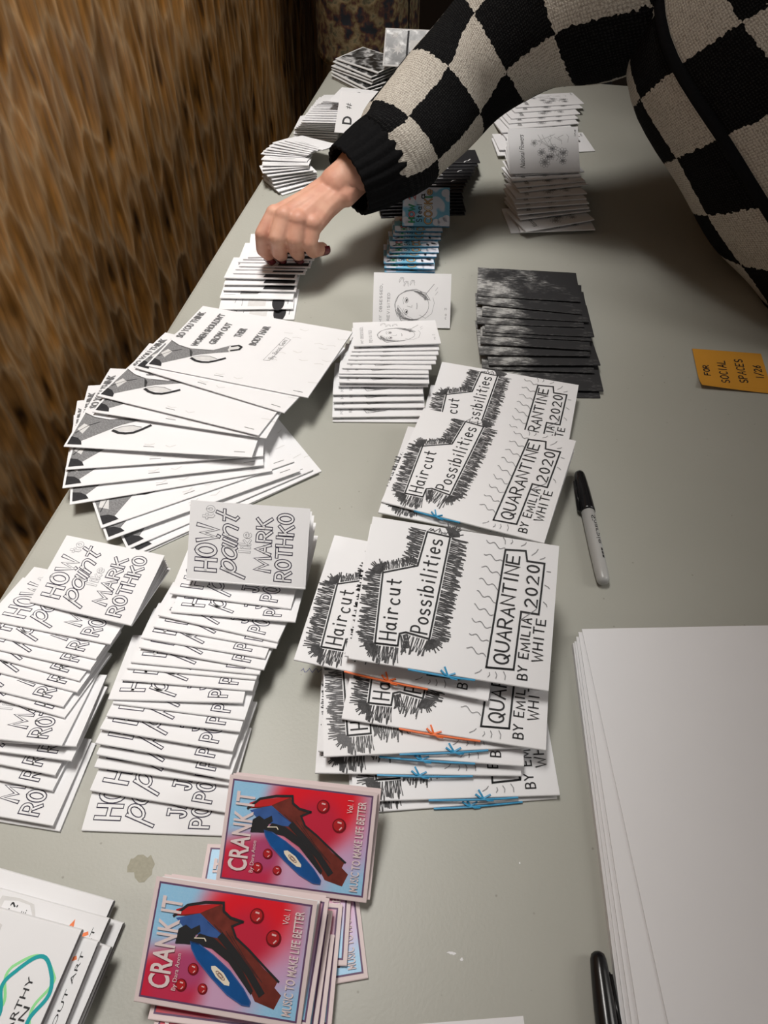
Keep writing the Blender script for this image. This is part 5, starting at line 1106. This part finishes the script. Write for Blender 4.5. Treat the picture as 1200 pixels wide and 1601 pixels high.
def tube_rings(path, n=40, wob=0.0, sq=1.0):
    """rings round a path of (x, y, z, r)"""
    rings = []; up = Vector((0, 0, 1))
    for i, p in enumerate(path):
        a = Vector(path[max(0, i - 1)][:3]); b = Vector(path[min(len(path) - 1, i + 1)][:3]); d = (b - a).normalized(); s = d.cross(up).normalized(); u = s.cross(d)
        rings.append([Vector(p[:3]) + (s * math.cos(6.28318 * k / n) * sq + u * math.sin(6.28318 * k / n)) * (p[3] * (1 + wob * (math.sin(k * 6.283 / n * 3 + i * .55) * .6 + math.sin(i * .9 + k * 6.283 / n * 2) * .4))) for k in range(n)])
    return rings
Z = lambda x, y, h, *r: (x, y, TZ + h, *r)

def woman():
    root = empty('person', (.60, .97, 0)); tag(root, 'person in a checked black and cream sweater reaching across the table to a zine', 'person')
    off = Vector((-.60, -.97, 0)); sh = lambda p: (p[0] - .60, p[1] - .97, p[2], *p[3:])
    # --- body: one object; trunk and limbs coarse, the reaching forearm and hand fine
    bm = bmesh.new()
    chain(bm, [sh(Z(.56, .98, .14, .13)), sh(Z(.44, 1.06, .23, .12)), sh(Z(.31, 1.15, .32, .125)), sh(Z(.22, 1.215, .39, .075)), sh(Z(.19, 1.235, .45, .052)), sh(Z(.165, 1.25, .52, .052))])
    chain(bm, [sh(Z(.50, .90, .17, .10)), sh(Z(.62, 1.06, .17, .10))])
    chain(bm, [sh(Z(.105, 1.075, .345, .052)), sh(Z(.215, 1.21, .37, .07)), sh(Z(.33, 1.335, .345, .052))])
    chain(bm, [sh(Z(.105, 1.075, .34, .05)), sh(Z(-.128, 1.053, .185, .040)), sh(Z(-.19, .95, .135, .036)), sh(Z(-.225, .905, .11, .027))])
    chain(bm, [sh(Z(.33, 1.335, .34, .05)), sh(Z(.50, 1.42, .12, .040)), sh(Z(.47, 1.36, -.10, .028)), sh(Z(.46, 1.35, -.17, .032))])
    for dx, dy in ((-.05, -.075), (.05, .075)):
        chain(bm, [sh((.57 + dx, .98 + dy, .86, .088)), sh((.59 + dx, .97 + dy, .48, .055)), sh((.63 + dx, .96 + dy, .10, .038)), sh((.63 + dx, .96 + dy, .05, .040)), sh((.52 + dx, .99 + dy, .03, .030))])
    blob(bm, Vector(sh(Z(.125, 1.275, .60))), .080, .078, .108)
    blob(bm, Vector(sh(Z(.085, 1.305, .545))), .045, .045, .05)
    blob(bm, Vector(sh(Z(.046, 1.33, .585))), .013, .013, .018)          # nose
    for s in (-1, 1): blob(bm, Vector(sh(Z(.125 + .055 * s, 1.275 + .065 * s, .59))), .012, .012, .03)   # ears
    body = remeshed('body', bm, .008, 4, [SKIN])
    bm = bmesh.new()
    f_idx = [(-0.3030, 0.8400, 0.088, .0125), (-0.3140, 0.8190, 0.073, .0105), (-0.3195, 0.8270, 0.047, .0095), (-0.3160, 0.8380, 0.031, .0078)]
    f_mid = [(-0.2878, 0.8300, 0.093, .0125), (-0.2935, 0.8110, 0.075, .0112), (-0.2980, 0.8240, 0.048, .0100), (-0.3005, 0.8390, 0.033, .0080)]
    f_rng = [(-0.2706, 0.8300, 0.090, .0120), (-0.2728, 0.8150, 0.072, .0106), (-0.2769, 0.8280, 0.049, .0095), (-0.2785, 0.8420, 0.034, .0078)]
    f_pky = [(-0.2550, 0.8350, 0.084, .0115), (-0.2570, 0.8230, 0.066, .0105), (-0.2560, 0.8320, 0.050, .0098), (-0.2490, 0.8460, 0.045, .0085)]
    thumb = [(-0.2650, 0.8780, 0.090, .0145), (-0.2990, 0.8720, 0.064, .0125), (-0.3090, 0.8600, 0.048, .0105), (-0.3080, 0.8480, 0.033, .0085)]
    wr = (-.2374, .8965, .104, .0235)
    def H(ch): return [sh(Z(*p)) for p in ch]
    for ch in (f_idx, f_mid, f_rng, f_pky, thumb): chain(bm, H(ch), 2, .28)
    for ch in (f_idx, f_mid, f_rng, f_pky): chain(bm, H([(wr[0] + (ch[0][0] + .279) * .45, wr[1] + .004, wr[2] - .004, .0165), (ch[0][0] * .55 + wr[0] * .45, ch[0][1] * .55 + wr[1] * .45, ch[0][2] * .55 + wr[2] * .45 - .003, .0155), (ch[0][0], ch[0][1], ch[0][2] - .002, .0128)]), 2, .25)
    for ch in (f_idx, f_mid, f_rng, f_pky):
        blob(bm, Vector(sh(Z(ch[0][0], ch[0][1] - .001, ch[0][2] + .002))), .0118, .0118, .0110)
    chain(bm, H([wr, (-.222, .909, .112, .0255), (-.205, .93, .122, .031), (-.185, .955, .135, .036)]), 3, .2)
    chain(bm, H([(wr[0] + .012, wr[1] - .012, wr[2] - .006, .015), (-.215, .915, .108, .02)]), 2, .25)
    hand = remeshed('hand', bm, .0016, 5, [SKIN])
    b2 = bmesh.new(); b2.from_mesh(body); b2.from_mesh(hand); me = bpy.data.meshes.new('body'); b2.to_mesh(me); b2.free(); me.materials.append(SKIN)
    for p in me.polygons: p.use_smooth = True
    link('body', me, root)
    # nails
    def nail(tip, prev, out, r):
        t, p = Vector(sh(Z(*tip[:3]))), Vector(sh(Z(*prev[:3]))); d = (t - p).normalized(); o_ = Vector(out); o_ = (o_ - d * o_.dot(d)).normalized(); s = d.cross(o_)
        bm = bmesh.new(); g = []
        for i in range(7):
            row = []
            for j in range(7):
                a = (j / 6 - .5) * 1.9; x = (i / 6 - .35) * .0115; e = 1 - .25 * abs(j / 6 - .5) * 2
                row.append(bm.verts.new(t + d * x * e + (o_ * math.cos(a) + s * math.sin(a)) * (r + .0005)))
            g.append(row)
        for i in range(6):
            for j in range(6): bm.faces.new((g[i][j], g[i][j + 1], g[i + 1][j + 1], g[i + 1][j]))
        bmesh.ops.recalc_face_normals(bm, faces=bm.faces); me = mesh_of(bm, 'fingernail', [NAIL], True); o = link('fingernail', me, root); m_ = o.modifiers.new('t', 'SOLIDIFY'); m_.thickness = .0006; m_.offset = 1
    nail(f_pky[3], f_pky[2], (.5, -.6, -.1), .0085)
    for f in (f_idx, f_mid, f_rng): nail(f[3], f[2], (0, -1, -.3), .0078)
    # --- hair
    bm = bmesh.new(); blob(bm, Vector(sh(Z(.148, 1.262, .625))), .085, .085, .10); blob(bm, Vector(sh(Z(.205, 1.215, .60))), .045, .045, .05)
    link('hair', remeshed('hair', bm, .008, 3, [HAIR]), root)
    # --- trousers and shoes
    bm = bmesh.new(); chain(bm, [sh(Z(.56, .98, .12, .142)), sh(Z(.53, 1.0, .17, .138))])
    for dx, dy in ((-.05, -.075), (.05, .075)): chain(bm, [sh((.57 + dx, .98 + dy, .85, .102)), sh((.59 + dx, .97 + dy, .48, .072)), sh((.63 + dx, .96 + dy, .10, .060))])
    link('trousers', remeshed('trousers', bm, .012, 4, [TROUSERS]), root)
    for dx, dy in ((-.05, -.075), (.05, .075)):
        bm = bmesh.new(); chain(bm, [sh((.645 + dx, .955 + dy, .048, .046)), sh((.57 + dx, .975 + dy, .042, .040)), sh((.50 + dx, .995 + dy, .034, .034))]); link('shoe', remeshed('shoe', bm, .007, 3, [SHOE]), root)
    # --- sweater
    F = Vector((-.80, .60, 0)); Lv = Vector((-.60, -.80, 0)); n = 64
    keys = [(.49, .985, .02, .205, .170, .15), (.435, 1.00, .090, .205, .180, .45), (.335, 1.05, .180, .200, .160, .75), (.235, 1.12, .268, .195, .135, .95), (.205, 1.18, .345, .170, .10, .95), (.205, 1.215, .395, .10, .075, .85), (.195, 1.23, .425, .062, .062, .7)]
    P = smooth_path(keys, 6); rings = []
    for i, (x, y, h, a, b, tl) in enumerate(P):
        nf = (F * math.cos(tl * .9) + Vector((0, 0, -math.sin(tl * .9)))).normalized()
        c = Vector(sh(Z(x, y, h)))
        rings.append([c + Lv * a * math.copysign(abs(math.cos(t)) ** .85, math.cos(t)) + nf * b * math.copysign(abs(math.sin(t)) ** .9, math.sin(t)) * (1 + .02 * math.sin(i * .7 + t * 4)) for t in [6.28318 * k / n for k in range(n)]])
    cum = [0]
    for a, b in zip(P, P[1:]): cum.append(cum[-1] + (Vector(b[:3]) - Vector(a[:3])).length)
    sw = garment('sweater', rings, [KNIT], root, lambda i, k: (cum[i] / .088 + SW_U, 14 * k / n + SW_V))
    seam = [rings[i][SEAM_K] + (rings[i][SEAM_K] - sum(rings[i], Vector()) / n).normalized() * .003 for i in range(1, len(rings) - 8)]
    link('side_seam', tube_mesh('side_seam', seam, .0065, [SEAM], 8), sw)
    hem = [[p + Vector((0, 0, -.0)) for p in r] for r in rings[:1]]; r0 = [p * 1 for p in rings[0]]; cc = sum(r0, Vector()) / n; ax = (rings[0][0] - rings[1][0])
    garment('hem_band', [[cc + (p - cc) * .97 + Vector((.03, -.02, -.035)) for p in r0], [cc + (p - cc) * 1.0 + Vector((.012, -.008, -.012)) for p in r0], r0], [RIB], sw)
    # sleeves
    def sleeve(keys, cuff, u0, v0, nch):
        P = smooth_path([sh(Z(*k)) for k in keys], 7); rg = tube_rings(P, 48, .035); cum = [0]
        for a, b in zip(P, P[1:]): cum.append(cum[-1] + (Vector(b[:3]) - Vector(a[:3])).length)
        s = garment('sleeve', rg, [KNIT], sw, lambda i, k: (cum[i] / .082 + u0, nch * k / 48 + v0))
        Pc = smooth_path([sh(Z(*k)) for k in cuff], 6); rc = tube_rings(Pc, 96)
        for i, r in enumerate(rc):
            c = sum(r, Vector()) / len(r)
            for k in range(len(r)): r[k] = c + (r[k] - c) * (1 + (.022 if k % 4 < 2 else -.022))
        garment('cuff', rc, [RIB], sw)
    sleeve([(-0.1890, 0.947, 0.116, .048), (-0.1800, 0.955, 0.121, .056), (-0.1581, 0.9865, 0.138, .061), (-0.105, 1.052, 0.186, .066), (-0.0353, 1.076, 0.238, .078), (.06, 1.083, .288, .100), (.14, 1.12, .325, .110), (.22, 1.19, .34, .09)], [(-0.2255, 0.9055, 0.106, .042), (-0.213, 0.918, 0.110, .046), (-0.200, 0.934, 0.114, .050), (-0.186, .950, .119, .052)], SL_U, SL_V, 6)
    sleeve([(.465, 1.355, -.07, .05), (.47, 1.36, -.03, .066), (.495, 1.41, .10, .075), (.42, 1.385, .24, .085), (.33, 1.325, .33, .095), (.25, 1.24, .35, .085)], [(.462, 1.352, -.11, .042), (.464, 1.354, -.085, .046), (.466, 1.356, -.06, .050)], 0, 0, 6)
SW_U, SW_V, SL_U, SL_V, SEAM_K = 0.0, 0.0, -0.4, 0.0, 0
woman()

def bystander(x, y, hx, hy, zh, ang, label, mat, top_name, hem, skirt):
    root = empty('person', (x, y, 0), (0, 0, ang)); tag(root, label, 'person')
    bm = bmesh.new()
    chain(bm, [(0, 0, .92, .105), (0, 0, 1.12, .10), (0, 0, 1.30, .115), (0, 0, 1.38, .075), (0, 0, 1.46, .05)])
    for s in (-1, 1):
        chain(bm, [(.07 * s, 0, .88, .078), (.08 * s, 0, .48, .052), (.08 * s, .01, .09, .036), (.08 * s, .01, .05, .038), (.085 * s, -.11, .03, .028)])
        chain(bm, [(.14 * s, 0, 1.35, .045), (.155 * s, .02, 1.09, .038), (.11 * s, -.11, 1.13, .028), (.05 * s, -.17, 1.17, .026), (.015 * s, -.18, 1.20, .02)])
    blob(bm, Vector((0, -.01, 1.58)), .075, .095, .112); blob(bm, Vector((0, -.105, 1.565)), .012, .016, .02)
    link('body', remeshed('body', bm, .009, 4, [SKIN]), root)
    bm = bmesh.new(); blob(bm, Vector((0, .012, 1.615)), .084, .098, .098); link('hair', remeshed('hair', bm, .009, 3, [HAIR]), root)
    bm = bmesh.new(); chain(bm, [(0, 0, .93, .112), (0, 0, .86, .112)])
    for s in (-1, 1): chain(bm, [(.07 * s, 0, .84, .090), (.08 * s, 0, .48, .068), (.08 * s, .01, .08, .056)])
    link('trousers', remeshed('trousers', bm, .012, 4, [TROUSERS]), root)
    n = 48; P = smooth_path([(hem, hx, hy), (hem + .10, hx * .985, hy * .99), (hem + .30, hx * .93, hy * .93), (1.2, hx * .93, hy * .95), (1.36, hx * .75, hy * .8), (1.43, .06, .06)], 5)
    rings = [[Vector((a * math.copysign(abs(math.cos(t)) ** .8, math.cos(t)) * (1 + .025 * math.sin(5 * t + z * 9)), b * math.copysign(abs(math.sin(t)) ** .8, math.sin(t)) * (1 + .02 * math.sin(4 * t)), z)) for t in [6.28318 * k / n for k in range(n)]] for z, a, b in P]
    j = garment(top_name, rings, [mat], root)
    for s in (-1, 1): garment('sleeve', tube_rings(smooth_path([(.13 * s, 0, 1.36, .062), (.155 * s, .02, 1.09, .058), (.13 * s, -.08, 1.12, .050), (.085 * s, -.14, 1.15, .044)], 5), 24, .04), [mat], j)
    if skirt: link('front_edge', tube_mesh('front_edge', [rings[i][skirt] * 1.0 for i in range(len(rings) - 4)], .004, [SEAM], 6), j)
bystander(-.425, 1.955, .185, .105, 0, R(90), 'person in a faded floral tapestry jacket standing beyond the far end by the wall', TAPESTRY, 'jacket', .655, 34)
bystander(.01, 2.13, .185, .125, 0, 0, 'person dressed all in black standing beyond the far end of the table', plain('black_wool', (.007, .007, .008), .9, .1, .4, 60), 'coat', .62, 0)
